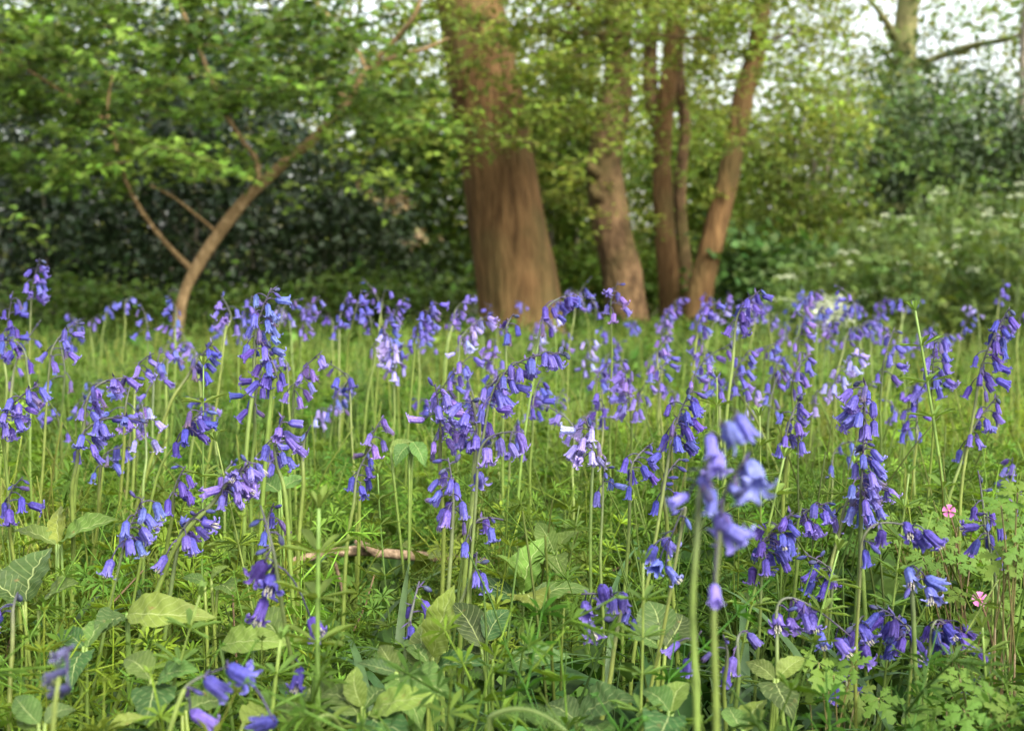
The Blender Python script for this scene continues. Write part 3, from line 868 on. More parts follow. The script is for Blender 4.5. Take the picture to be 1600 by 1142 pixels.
# ================================================================= BROAD LEAVED PLANTS
def broad_leaf(base, tip, width, roll, fold, droop, col, wave=.5, origin=None, hint=None):
    """one ovate leaf from base to tip, local to origin"""
    base = np.array(base, float); tip = np.array(tip, float)
    ya = tip - base; L = np.linalg.norm(ya); ya = ya / L
    h = np.array([0, -.55, 1.0]) if hint is None else np.array(hint, float)
    za = nrm(h - ya * h.dot(ya)); xa = np.cross(ya, za)
    c, s = math.cos(roll), math.sin(roll)
    xa, za = xa * c + za * s, -xa * s + za * c
    nx_, ny_ = 10, 18
    V, U, Q = [], [], []
    ph = rng.uniform(0, 6); sway = rng.uniform(-.09, .09); bite = rng.uniform(.25, .8); biteu = rng.choice([-1, 1]); tw_ = rng.uniform(-.5, .5)
    asym = rng.uniform(.85, 1.15)
    for j in range(ny_ + 1):
        t = j / ny_
        w = width * (math.sin(PI * min(1, t ** .82)) ** .85) * (1 - .22 * t) * 1.1 + .0008
        if t > .86: w *= 1 - ((t - .86) / .14) ** 2 * .55
        zc = -droop * L * (t - .15) ** 2 + .06 * L * math.sin(PI * t)
        for i in range(nx_ + 1):
            u = -1 + 2 * i / nx_
            ed = 1 + .035 * math.sin(t * 46 + ph + u) * abs(u) ** 3
            ed *= 1 - .28 * math.exp(-((t - bite) / .035) ** 2) * (abs(u) ** 4 if u * biteu > 0 else 0)
            x = u * w * .5 * ed * (asym if u > 0 else 2 - asym) + sway * L * math.sin(PI * t)
            z = zc + fold * abs(u) ** 1.2 * w * .5 + wave * .06 * w * math.sin(t * 13 + ph + (1.3 if u > 0 else 0)) * abs(u) ** 1.5
            z += tw_ * (t - .2) * x * .8 + .035 * w * math.sin(t * 30 + abs(u) * 4 + ph)
            V.append(base + xa * x + ya * t * L + za * z - (origin if origin is not None else 0))
            U.append((u, t))
    for j in range(ny_):
        for i in range(nx_):
            a = j * (nx_ + 1) + i
            Q.append((a, a + 1, a + nx_ + 2, a + nx_ + 1))
    mb = MB(); mb.add(V, Q, None, col, U)
    return mb


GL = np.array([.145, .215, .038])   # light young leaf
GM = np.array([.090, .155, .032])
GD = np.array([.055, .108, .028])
# plant: root px x, distance, leaves [(base px, tip px, width ratio, colour, dist tip offset, roll)]
BP = [
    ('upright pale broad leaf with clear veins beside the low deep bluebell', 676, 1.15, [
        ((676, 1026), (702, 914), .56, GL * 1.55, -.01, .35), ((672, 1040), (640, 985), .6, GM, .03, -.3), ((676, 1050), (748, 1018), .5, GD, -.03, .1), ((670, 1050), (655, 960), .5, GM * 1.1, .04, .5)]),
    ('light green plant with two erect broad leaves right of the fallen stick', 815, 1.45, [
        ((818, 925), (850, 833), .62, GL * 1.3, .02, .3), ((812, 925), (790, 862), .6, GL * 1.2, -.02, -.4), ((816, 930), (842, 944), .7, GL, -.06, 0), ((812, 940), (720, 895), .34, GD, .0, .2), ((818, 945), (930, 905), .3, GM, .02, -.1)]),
    ('broad leaved plant with a cupped leaf pair under the bluish bunch, left', 92, 1.4, [
        ((96, 850), (172, 800), .5, GL, -.02, .1), ((92, 850), (86, 785), .5, GL * 1.2, .03, .6), ((88, 850), (10, 815), .4, GM, .02, -.2)]),
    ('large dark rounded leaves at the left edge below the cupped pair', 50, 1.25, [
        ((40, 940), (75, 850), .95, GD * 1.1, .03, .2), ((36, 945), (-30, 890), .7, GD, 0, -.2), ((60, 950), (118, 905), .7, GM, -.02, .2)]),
    ('broad flat leaf reaching right under the vertical chain of bells', 205, 1.15, [
        ((198, 958), (318, 946), .40, GL * .95, -.03, -.35), ((200, 965), (150, 985), .5, GD, -.04, .2)]),
    ('broad leaves left of the thick leaning bluebell stem', 380, 1.1, [
        ((345, 1008), (442, 990), .42, GL * .9, -.02, -.3), ((440, 1000), (375, 955), .4, GM, .05, .2), ((395, 1020), (425, 962), .5, GM, .06, .3)]),
    ('leafy young plant at the bottom with a long leaf pointing right', 572, 1.0, [
        ((578, 1112), (674, 1074), .42, GL * 1.15, -.03, -.1), ((566, 1104), (552, 1036), .5, GL * 1.1, .02, .4), ((568, 1108), (600, 1066), .6, GM, .03, .2), ((560, 1116), (490, 1070), .6, GM, .03, .1), ((570, 1122), (640, 1140), .6, GD, -.05, 0)]),
    ('large matte leaf standing behind the green blurred stalk at the bottom', 520, 1.02, [
        ((500, 1136), (470, 1042), .75, GM * .95, .06, .5), ((480, 1140), (452, 1080), .5, GL, .03, .2), ((520, 1142), (556, 1086), .6, GM, .05, -.2)]),
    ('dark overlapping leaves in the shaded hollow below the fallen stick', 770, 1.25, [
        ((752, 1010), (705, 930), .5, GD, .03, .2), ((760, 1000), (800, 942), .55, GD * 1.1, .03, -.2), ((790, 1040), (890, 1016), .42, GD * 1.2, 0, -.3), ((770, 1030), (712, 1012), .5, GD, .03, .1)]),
    ('big dull green leaf low in the middle near the curled fern', 930, 1.05, [
        ((905, 1120), (985, 1085), .7, GD * 1.2, -.02, -.1), ((900, 1125), (850, 1090), .7, GD, .02, .2), ((915, 1130), (960, 1150), .6, GM, -.04, .2)]),
    ('pale lobed leaf at the bottom right of the thick blurred stems', 1165, 1.05, [
        ((1165, 1142), (1190, 1082), .85, GL, .02, .5), ((1160, 1140), (1140, 1100), .8, GM, .02, -.2)]),
    ('low broad leaves at the bottom left corner', 60, .95, [
        ((60, 1130), (20, 1080), .5, GM, .02, .2), ((70, 1130), (120, 1100), .5, GD, .02, -.2), ((62, 1140), (45, 1095), .45, GL * .9, .03, .3), ((170, 1140), (228, 1118), .4, GL * .9, 0, -.2)]),
    ('broad leaf beneath the four glowing blurred bells', 310, .98, [
        ((290, 1110), (362, 1080), .5, GM, .03, -.1), ((285, 1115), (268, 1085), .5, GD, .03, .2), ((380, 1130), (432, 1100), .6, GL * .9, .04, .1)]),
    ('rounded leaf pair behind the bluebell with bells flung right', 450, 1.6, [
        ((438, 765), (482, 738), .6, GM * 1.2, .02, 0), ((436, 768), (400, 742), .6, GM, .03, .2)]),
    ('nettle like toothed leaves left of the central bunch', 640, 1.6, [
        ((640, 695), (618, 722), .6, GM, -.02, .2), ((645, 690), (665, 725), .55, GM * 1.1, -.02, 0), ((610, 700), (648, 682), .35, GM * 1.2, .02, 0)]),
    ('dark ivy like leaves right of the low arching bluebell with seven bells', 1030, 1.15, [
        ((1030, 1000), (1012, 930), .75, GD, .03, .2), ((1040, 1010), (1070, 950), .7, GD * .9, .03, -.2), ((1030, 1010), (985, 985), .6, GM, 0, .1)]),
    ('drooping mid green leaves between the pale upright leaf and the leafy young plant', 625, 1.05, [
        ((620, 1050), (590, 1000), .5, GM, .02, .3), ((630, 1060), (700, 1080), .5, GM * 1.1, -.04, -.1), ((622, 1060), (655, 1115), .55, GL * .8, -.05, 0), ((618, 1050), (560, 1030), .45, GD, 0, .2)]),
    ('rounded leaves in front of the leaning stems at lower left', 235, 1.0, [
        ((235, 1060), (190, 1020), .6, GM, .02, .2), ((245, 1065), (300, 1040), .55, GM * 1.1, -.02, -.2), ((240, 1070), (225, 1120), .6, GD, -.05, 0)]),
    ('pair of broad leaves under the diagonal row of violet bells', 1210, 1.1, [
        ((1210, 1060), (1165, 1030), .55, GM, .02, .2), ((1215, 1060), (1258, 1022), .5, GL * .9, .01, -.2), ((1212, 1066), (1240, 1100), .6, GD, -.05, 0)]),
    ('wide low leaves left of the thick blurred stems', 1040, 1.0, [
        ((1045, 1110), (1000, 1070), .6, GM, .02, .2), ((1050, 1112), (1075, 1060), .5, GL * .85, .03, .2), ((1045, 1118), (1020, 1150), .6, GD, -.05, 0)]),
    ('shaded leaves left of the broad flat leaf', 120, 1.1, [
        ((130, 1010), (85, 985), .5, GD, .02, .2), ((135, 1012), (160, 950), .5, GM, .04, .3), ((132, 1018), (110, 1060), .55, GD, -.05, 0)]),
    ('yellow green leaves beneath the dark comb in the open middle', 870, 1.5, [
        ((870, 860), (905, 825), .5, GL * 1.1, .02, .2), ((866, 862), (838, 812), .5, GL, .03, .3), ((868, 866), (880, 890), .6, GM, -.04, 0)]),
    ('bright leaf standing in the shade behind the fallen stick', 640, 1.75, [
        ((655, 890), (638, 842), .6, GL, -.05, .3), ((660, 890), (678, 858), .6, GL * .9, -.05, -.3)]),
    ('low oval leaves between the densest purple row and the stick', 330, 1.3, [
        ((330, 905), (352, 880), .6, GL, 0, .2), ((320, 910), (285, 900), .6, GM, 0, 0), ((340, 915), (365, 925), .6, GM, -.03, 0)]),
]
for label, rx_, d, lv in BP:
    by = max(l[0][1] for l in lv)
    b0 = P(rx_, by, d); b0[2] = gz(b0[0], b0[1])
    root = empty('broadleaf_plant', b0, label, 'leafy plant', 'broad leaved plants among the bluebells')
    sm = MB()
    for (bx, by_), (tx, ty), wr, col, dt, roll in lv:
        a = P(bx, by_, d); e = P(tx, ty, d + dt)
        L = np.linalg.norm(e - a)
        mbl = broad_leaf(a, e, L * wr, roll, rng.uniform(.15, .4), rng.uniform(.1, .4), col * rng.uniform(.9, 1.1), origin=b0)
        mbl.build('leaf', M_BROAD, root)
        g = np.array([b0[0] + rng.uniform(-.01, .01), b0[1] + rng.uniform(-.01, .01), b0[2]])
        tube(sm, bez(g, (g + a) / 2 + np.array([0, 0, .02]), a, 7) - b0, np.linspace(.0022, .0014, 7), 6, GL * 1.2)
    sm.build('stem', M_STEM, root)


# ================================================================= CLEAVERS
def cleaver_tpl(h, nw, ll, lean=.25, nl=7, sides=4, seed=0, col=(.105, .18, .035), branch=True):
    r = np.random.default_rng(seed)
    mb = MB()
    col = np.array(col)

    def axis(p0, dirv, h, nw, ll):
        az = r.uniform(0, 6.28)
        bend = np.array([math.cos(az), math.sin(az), 0]) * lean
        n = nw + 1
        pts = [np.array(p0, float)]
        dv = nrm(dirv)
        for i in range(n):
            dv = nrm(dv + bend * .25 + r.normal(0, .06, 3))
            pts.append(pts[-1] + dv * h / n)
        pts = np.array(pts)
        tube(mb, pts, np.linspace(.0011, .0006, len(pts)), sides, col * np.array([1.15, 1.1, 1]))
        for i in range(1, len(pts)):
            tn = nrm(pts[i] - pts[i - 1])
            u = nrm(np.cross(tn, [0.3, .9, .1])); w = np.cross(tn, u)
            top = i == len(pts) - 1
            L = ll * (.65 + .5 * math.sin(PI * min(1, i / n * .9 + .1))) * (.5 if top else 1)
            up = r.uniform(.2, .6) if not top else 1.2
            a0 = r.uniform(0, 6.28)
            for k in range(nl):
                a = a0 + 2 * PI * k / nl + r.normal(0, .12)
                o = u * math.cos(a) + w * math.sin(a)
                dl = nrm(o + tn * up)
                sd = np.cross(dl, tn); sd = nrm(sd)
                Lk = L * r.uniform(.8, 1.15); wk = Lk * .20
                q = pts[i]
                dn = np.array([0, 0, -Lk * .18])
                V = [q, q + dl * Lk * .55 + sd * wk * .5, q + dl * Lk + dn, q + dl * Lk * .55 - sd * wk * .5]
                mb.add(V, [(0, 1, 2, 3)], None, col * math.exp(r.normal(0, .12)))
            if branch and 1 < i < n and r.random() < .35:
                a = r.uniform(0, 6.28)
                axis(pts[i], tn * .7 + (u * math.cos(a) + w * math.sin(a)) * .7, h * .4, max(2, nw // 3), ll * .75)
    axis((0, 0, 0), (0, 0, 1), h, nw, ll)
    return mb.tpl()


CLV = [cleaver_tpl(.24, 7, .023, seed=i, col=c) for i, c in enumerate([(.105, .18, .035), (.12, .19, .03), (.085, .165, .035), (.13, .20, .04), (.10, .17, .03), (.115, .185, .035)])]
CLV_LO = [cleaver_tpl(.24, 5, .026, nl=5, sides=3, seed=20 + i, branch=False) for i in range(4)]

tall = [
    (500, 1142, 498, 795, .95, 'tall pale green cleavers stalk rising blurred in front of the leafy young plant', .0026),
    (1475, 800, 1430, 486, 1.6, 'tall green podded stalk reaching above the bluebells at the right', .0026),
    (1185, 820, 1187, 650, 1.5, 'cleavers stem with a starry whorl right behind the big blurred bells', .0016),
    (1180, 900, 1225, 715, 1.2, 'cleavers stem with spreading whorls right of the big blurred bells', .0018),
    (1400, 900, 1420, 740, 1.25, 'cleavers stem with a wide whorl between the stacked bluish head and podded stalk', .0016),
    (1118, 700, 1120, 590, 1.7, 'slender cleavers tip above the big blurred bells', .0014),
    (316, 700, 318, 572, 1.45, 'cleavers tip poking between deep purple bells left of the crowded silvery head', .0014),
    (360, 780, 338, 690, 1.3, 'cleavers tip behind the densest purple row', .0014),
    (870, 950, 905, 790, 1.5, 'cleavers stem in the open green gap left of the almost white bluebell', .0014),
    (610, 900, 590, 740, 1.5, 'cleavers stem rising from behind the fallen stick', .0014),
    (990, 1142, 1005, 880, 1.0, 'cleavers stem left of the thick blurred stems', .0016),
    (1270, 1000, 1310, 860, 1.15, 'cleavers stem among the sparse branching bluebell', .0015),
    (430, 1142, 438, 1000, .92, 'cleavers stalk near the bottom left with spread leaf whorls', .0020),
    (250, 1142, 312, 930, 1.0, 'cleavers stem leaning right over the broad flat leaf', .0015),
    (1500, 1000, 1560, 905, 1.2, 'cleavers stem beside the pink flower', .0015),
    (1560, 1142, 1535, 980, 1.1, 'cleavers stem at the lower right corner with star whorls', .0018),
]
for i, (lx, ly, tx, ty, d, label, r0) in enumerate(tall):
    T_ = P(tx, ty, d); B = P(lx, ly, d); k = (B[2]) / max(.02, T_[2] - B[2])
    B = B + (B - T_) * k * .8; B[2] = gz(B[0], B[1]); B[1] = d
    root = empty('cleavers', B, label, 'cleavers', 'tall cleavers stems')
    pts = bez(B, (B + T_) / 2 + np.array([rng.uniform(-.012, .012), 0, 0]), T_, 12) - B
    sm, lm = MB(), MB()
    tube(sm, pts, np.linspace(r0, r0 * .55, 12), 5, np.array([.17, .26, .05]))
    L = .024 if r0 < .0025 else .032
    for j in (range(3, 12) if r0 < .0025 else (4, 6, 8, 9, 10, 11)):
        tn = nrm(pts[j] - pts[j - 1]); u = nrm(np.cross(tn, [.3, .9, .1])); w = np.cross(tn, u)
        top = j == 11
        for q in range(7):
            a = q * 2 * PI / 7 + j + rng.normal(0, .1)
            dl = nrm(u * math.cos(a) + w * math.sin(a) + tn * (1.6 if top else rng.uniform(.2, .7)))
            sd = nrm(np.cross(dl, tn)); Lk = L * rng.uniform(.8, 1.2) * (.6 if top else 1)
            p = pts[j]
            lm.add([p, p + dl * Lk * .35 + sd * Lk * .08, p + dl * Lk * .75 + sd * Lk * .10 - np.array([0, 0, Lk * .05]), p + dl * Lk - np.array([0, 0, Lk * .16]), p + dl * Lk * .75 - sd * Lk * .10 - np.array([0, 0, Lk * .05]), p + dl * Lk * .35 - sd * Lk * .08], [(0, 1, 2, 3), (0, 3, 4, 5)], None, np.array([.13, .21, .04]) * rng.uniform(.8, 1.2))
    sm.build('stem', M_STEM, root); lm.build('leaves', M_LEAF, root)

# ---- the ground cover nobody could count
gc = MB()
SD = 1.85


def ring_pts(n, d0, d1, spread=.42):
    d = np.sqrt(rng.uniform(d0 ** 2, d1 ** 2, n))
    x = rng.uniform(-1, 1, n) * (d * spread + .12)
    return np.stack([x, d, np.array([gz(a, b) for a, b in zip(x, d)])], 1)


def strew(tpls, n, d0, d1, s0, s1, tilt, col=(1, 1, 1), v=.18, patch=None, hgt=.25):
    p = ring_pts(n, d0, d1)
    if patch:
        keep = [i for i in range(n) if mnoise.noise(Vector((p[i][0] * patch, p[i][1] * patch, 3.3))) > -.12 + .25 * rng.random() - .1]
        p = p[keep]
    which = rng.integers(0, len(tpls), len(p))
    for w in range(len(tpls)):
        q = p[which == w]; k = len(q)
        if not k: continue
        sc_ = rng.uniform(s0, s1, k)
        for i in range(k):          # the fallen stick holds the greenery down just in front of it
            x_, y_ = q[i][0] / q[i][1] * F + 800, q[i][1]
            if 470 < x_ < 705 and y_ < SD + .05:
                sc_[i] = min(sc_[i], max(.12, (.5 - 470 / F * y_) / hgt))
        M = yaw_mats(rng.uniform(0, 6.28, k), np.abs(rng.normal(0, tilt, k)), rng.uniform(0, 6.28, k), sc_)
        # patches: some ground holds older, deeper green growth and some fresh
        pt = np.array([mnoise.noise(Vector((a[0] * 1.6, a[1] * 1.1, 7.7))) + .5 * mnoise.noise(Vector((a[0] * 5, a[1] * 4, 2.2))) for a in q])
        gc.inst(tpls[w], M, q, jcol(col, k, v) * np.exp(.55 * pt)[:, None] * np.stack([1 + .25 * pt, np.ones(k), np.ones(k)], 1))


def grass_tpl(seed, n=7, h=.16, w=.0035, col=(.09, .16, .03)):
    r = np.random.default_rng(seed); mb = MB()
    for i in range(n):
        az = r.uniform(0, 6.28); L = h * r.uniform(.5, 1.2); th = R(r.uniform(65, 88)); p = np.array([r.normal(0, .008), r.normal(0, .008), 0])
        hd = np.array([math.cos(az), math.sin(az), 0]); sd = np.array([-math.sin(az), math.cos(az), 0]); bend = r.uniform(.3, 1.5)
        V = []; m_ = 5
        for j in range(m_ + 1):
            t = j / m_; ww = w * (1 - t ** 2) + .0002
            V += [p - sd * ww * .5, p + sd * ww * .5]
            th -= bend / m_; p = p + (hd * math.cos(th) + np.array([0, 0, math.sin(th)])) * L / m_
        mb.add(V, [(2 * j, 2 * j + 1, 2 * j + 3, 2 * j + 2) for j in range(m_)], None, np.array(col) * math.exp(r.normal(0, .2)))
    return mb.tpl()


def forb_tpl(seed, n=9, h=.10, L=.03, col=(.075, .14, .032), t=L_BROAD):
    r = np.random.default_rng(seed); mb = MB()
    for i in range(n):
        az = r.uniform(0, 6.28); rr = r.uniform(.005, .05); z = h * r.uniform(.4, 1.1)
        p = np.array([math.cos(az) * rr, math.sin(az) * rr, z])
        tube(mb, bez(np.zeros(3), np.array([0, 0, z * .7]), p, 4), .0008, 3, np.array(col) * 1.2)
        s = L * r.uniform(.6, 1.3); nm = nrm(np.array([math.cos(az) * .5, math.sin(az) * .5, 1]) + r.normal(0, .25, 3))
        y = nrm(np.array([math.cos(az), math.sin(az), -.2]) - nm * nm.dot([math.cos(az), math.sin(az), -.2])); x = np.cross(y, nm)
        mb.inst(t, (np.stack([x, y, nm], 1) * s)[None], p[None], np.array([np.array(col) * math.exp(r.normal(0, .18))]))
    return mb.tpl()


GR = [grass_tpl(i) for i in range(5)]
FB = [forb_tpl(i) for i in range(4)] + [forb_tpl(9, 8, .13, .042, (.06, .115, .03), L_OVAL), forb_tpl(11, 12, .08, .022, (.10, .17, .04))]
YL = (1.08, 1.08, .68)


def tuft_tpl(seed, n=5):
    r = np.random.default_rng(seed); mb = MB()
    for q in range(n):
        strap_leaf(mb, (r.uniform(-.02, .02), r.uniform(-.02, .02), 0), r.uniform(0, 6.28), r.uniform(.16, .30), r.uniform(.008, .014), R(r.uniform(60, 150)), np.array([.06, .12, .028]) * r.uniform(.75, 1.25))
    return mb.tpl()


def thread_tpl(seed):
    r = np.random.default_rng(seed); mb = MB()
    for q in range(3):
        e = np.array([r.normal(0, .04), r.normal(0, .04), r.uniform(.18, .30)])
        tube(mb, bez(np.array([r.normal(0, .02), r.normal(0, .02), 0]), e * [.3, .3, .6], e, 6), np.linspace(.0017, .0008, 6), 4, np.array([.17, .23, .045]) * r.uniform(.7, 1.1))
    return mb.tpl()


TF = [tuft_tpl(i) for i in range(5)]; TH = [thread_tpl(i) for i in range(4)]
FB2 = [forb_tpl(30 + i, 10, .15, .05, c, t) for i, (c, t) in enumerate([((.07, .13, .03), L_OVAL), ((.085, .15, .03), L_BROAD), ((.06, .115, .03), L_OVAL)])]
strew(CLV, 1250, .80, 2.4, .6, 1.15, .35, YL, .28, patch=3.0)
strew(CLV, 1150, 1.4, 4.2, .7, 1.2, .3, (1.1, 1.1, .68), .3)
strew(CLV_LO, 2200, 3.6, 8, .7, 1.15, .3, (1.08, 1.06, .68), .28)
strew(CLV_LO, 2300, 7.5, 13.5, .7, 1.2, .3, (1.12, 1.06, .6))
strew(TF, 260, .85, 3, .6, 1.0, .3, (1, 1, 1), .25, hgt=.24)
strew(TF, 700, 2.5, 8, .7, 1.1, .3, (1.25, 1.1, .7), .25, hgt=.24)
strew(TH, 320, 1.2, 3, .8, 1.2, .15, (1, 1, 1), .2, hgt=.28)
strew(TH, 1700, 2.2, 7.5, .8, 1.25, .15, (1, 1, 1), .2, hgt=.28)
strew(GR, 500, .8, 3, .7, 1.25, .25, (1.0, 1.05, .85), .3, hgt=.15)
strew(GR, 800, 2.5, 8, .8, 1.5, .25, (1.05, 1.08, .66), .3, hgt=.15)
strew(GR, 2000, 7.5, 14, 1, 1.8, .25, (1.12, 1.06, .62))
strew(FB, 1200, .8, 3, .8, 1.4, .25, (1.1, 1.08, .7), .3, hgt=.12)
strew(FB, 2600, 2.5, 7, .9, 1.6, .25, (1.08, 1.08, .7), .3)
strew(FB2, 230, .95, 2.6, .6, 1.0, .3, (.95, 1.0, .9), .25, hgt=.16)
strew(FB2, 2000, 2.2, 8, .7, 1.35, .3, (1.08, 1.08, .7), .3, hgt=.16)
strew(FB, 3200, 6.5, 14, 1.2, 2.2, .25, (1.12, 1.06, .62), .25)
tag(gc.build('undergrowth', M_LEAF), 'mixed green cleavers, grass and small leaves covering the clearing floor', 'undergrowth', kind='stuff')

lt = MB()
p = ring_pts(1600, .8, 6); p[:, 2] += .012
k = len(p); nm = rng.normal(0, .35, (k, 3)); nm[:, 2] = 1
lt.inst(L_OVAL, frames(nm) * rng.uniform(.02, .05, k)[:, None, None], p, jcol((.10, .06, .03), k, .4))
for i in range(90):     # last year's dead stalks
    d_ = rng.uniform(.95, 5); x_ = rng.uniform(-.38, .38) * d_
    b_ = np.array([x_, d_, gz(x_, d_)]); e_ = b_ + np.array([rng.normal(0, .09), rng.normal(0, .07), rng.uniform(.04, .22)])
    tube(lt, bez(b_, (b_ + e_) / 2 + rng.normal(0, .015, 3), e_, 6), np.linspace(.0018, .0009, 6), 4, np.array([.20, .14, .075]) * rng.uniform(.6, 1.4))
tag(lt.build('leaf_litter', M_DRY), 'brown fallen leaves and dead stalks scattered between the plants', 'leaf litter', kind='stuff')


# ================================================================= HERB ROBERT
def lobed_leaf_tpl():
    mb = MB()
    for k, a in enumerate([-118, -60, 0, 60, 118]):
        L = [.62, .85, 1, .85, .62][k]
        ca, sa = math.cos(R(a)), math.sin(R(a))

        def rot(x, y, z=0): return (x * ca + y * sa, -x * sa + y * ca, z - .18 * (x * x + y * y))
        mid = [(0, .02), (0, .3 * L), (0, .55 * L), (0, .8 * L), (0, L)]
        for sgn in (-1, 1):
            pts = [(0, .02), (.04 * sgn, .2 * L), (.26 * sgn * L, .42 * L), (.12 * sgn * L, .46 * L), (.30 * sgn * L, .70 * L), (.11 * sgn * L, .70 * L), (.16 * sgn * L, .90 * L), (0, L)]
            V = [rot(0, .5 * L, .03)] + [rot(*q) for q in pts]
            T = [(0, i, i + 1) if sgn > 0 else (0, i + 1, i) for i in range(1, len(pts))]
            mb.add(V, None, T)
    return mb.tpl()


LOB = lobed_leaf_tpl()
bme = MB(); bme.inst(LOB, np.eye(3)[None], np.zeros((1, 3)), np.array([[.115, .205, .03]]))
LOBME = bme.mesh('leaf', M_LEAF, False)
HR = [
    ('herb robert clump carrying the lower pink flower at the right', 1530, 1.3, [(1455, 830), (1480, 850), (1500, 880), (1460, 890), (1520, 860), (1560, 900), (1590, 925), (1500, 930), (1580, 960), (1440, 870), (1470, 915), (1545, 960)], [(1531, 936)]),
    ('herb robert clump with a half hidden pink flower under the dark far right stems', 1480, 1.55, [(1440, 790), (1470, 810), (1400, 815), (1500, 800), (1520, 815), (1420, 845), (1390, 835)], [(1483, 798)]),
    ('bright lobed herb robert leaves at the far right edge', 1590, 1.2, [(1590, 770), (1575, 800), (1600, 820), (1560, 790), (1590, 850), (1570, 870), (1600, 895)], []),
    ('herb robert leaves low beneath the diagonal row of violet bells', 1310, 1.15, [(1275, 1035), (1300, 1055), (1330, 1040), (1290, 1080), (1260, 1060), (1340, 1080), (1375, 1090), (1320, 1110)], []),
    ('herb robert leaves in the lower right corner', 1520, 1.05, [(1480, 1095), (1510, 1110), (1545, 1090), (1575, 1115), (1500, 1060), (1590, 1080), (1460, 1120)], []),
]
HR_FL = []
for label, rx_, d, lv, fl in HR:
    b0 = P(rx_, 1000, d); b0[2] = gz(b0[0], b0[1])
    root = empty('herb_robert', b0, label, 'wildflower', 'herb robert clumps')
    sm = MB()
    for (x, y) in lv:
        a = P(x + rng.uniform(-5, 5), y, d + rng.uniform(-.05, .06))
        f = put('leaf', LOBME, root)
        s = rng.uniform(.018, .029)
        nm = nrm(np.array([rng.normal(0, .3), -.75 + rng.normal(0, .25), 1.0]))
        Mt = frames(nm[None])[0] * s
        f.matrix_local = Matrix(((*Mt[0], a[0] - b0[0]), (*Mt[1], a[1] - b0[1]), (*Mt[2], a[2] - b0[2]), (0, 0, 0, 1)))
        j0 = np.array([b0[0] * .45 + a[0] * .55 + rng.normal(0, .012), b0[1] * .5 + a[1] * .5, a[2] * rng.uniform(.45, .7)])
        tube(sm, bez(np.array([j0[0], j0[1], 0]) * [.6, .6, 0] + b0 * [.4, .4, 1], j0 * [1, 1, .4], j0, 6) - b0, .0009, 5, np.array([.15, .10, .045]))
        tube(sm, bez(j0, (j0 + a) / 2 + np.array([0, 0, .012]), a, 6) - b0, .0007, 5, np.array([.15, .12, .045]))
    for (x, y) in fl:
        a = P(x, y, d - .06)
        tube(sm, bez(b0, (a + b0) / 2 + np.array([.03, 0, .03]), a, 8) - b0, .0008, 5, np.array([.15, .10, .05]))
        fm = MB()
        dv = nrm([rng.uniform(-.5, .5), -1, rng.uniform(.2, .9)]); xx = nrm(np.cross([0, 0, 1], dv)); yy = np.cross(dv, xx)
        for q in range(5):
            an = q * 2 * PI / 5 + .3
            o_ = xx * math.cos(an) + yy * math.sin(an); sd = np.cross(dv, o_)
            Lp = .0070
            c0, c1 = np.array([.55, .10, .36]), np.array([.74, .25, .54])
            V = [a, a + o_ * Lp * .5 + sd * .0018 + dv * .0012, a + o_ * Lp * .9 + sd * .0031 + dv * .0010, a + o_ * Lp + dv * .0004, a + o_ * Lp * .9 - sd * .0031 + dv * .001, a + o_ * Lp * .5 - sd * .0018 + dv * .0012]
            fm.add(np.array(V) - b0, [(0, 1, 2, 3), (0, 3, 4, 5)], None, [c0 * .8, c0, c1, c1, c1, c0])
        tube(fm, np.array([a - dv * .001, a + dv * .0025]) - b0, [.0012, .0007], 6, (.6, .5, .2))
        fm.build('flower', M_PINK, root)
    sm.build('stems', M_STEM, root)


# ================================================================= FERN FRONDS
def fern(px0, py0, px1, py1, d, label, curl):
    a, e = P(px0, py0, d), P(px1, py1, d - .03)
    b0 = np.array([a[0], a[1], gz(a[0], a[1])])
    root = empty('fern_frond', b0, label, 'fern', 'fern fronds at the bottom')
    L = np.linalg.norm(e - a)
    sp_ = bez(a, (a + e) / 2 + np.array([0, 0, curl * L]), e, 26)
    sm, lm = MB(), MB()
    tube(sm, np.vstack([bez(b0, b0 * .5 + a * .5 + np.array([0, 0, .02]), a, 5)[:-1], sp_]) - b0, np.linspace(.002, .0006, 30), 5, np.array([.16, .22, .06]))
    for j in range(1, 26):
        t = j / 25; tn = nrm(sp_[j] - sp_[j - 1]); up = np.array([0, -.3, 1.0]); sd = nrm(np.cross(tn, up))
        PL = L * .20 * math.sin(PI * (.12 + .86 * t)) ** .8
        for s in (-1, 1):
            dv = nrm(sd * s + tn * .35 - np.array([0, 0, .15]))
            n_ = 6
            for q in range(n_):
                c = sp_[j] + dv * PL * (q + .5) / n_
                wd = L * .022 * (1 - q / n_ * .6)
                lm.add(np.array([c - dv * PL / n_ * .55, c + tn * wd, c + dv * PL / n_ * .55, c - tn * wd]) - b0, [(0, 1, 2, 3)], None, np.array([.13, .21, .05]) * rng.uniform(.85, 1.15))
    sm.build('stem', M_STEM, root); lm.build('leaflets', M_LEAF, root)


fern(765, 1120, 885, 1142, .85, 'blurred bright fern frond curving right at the bottom edge', .32)
fern(540, 1150, 500, 1120, .85, 'short blurred fern tip left of the curving frond', .3)

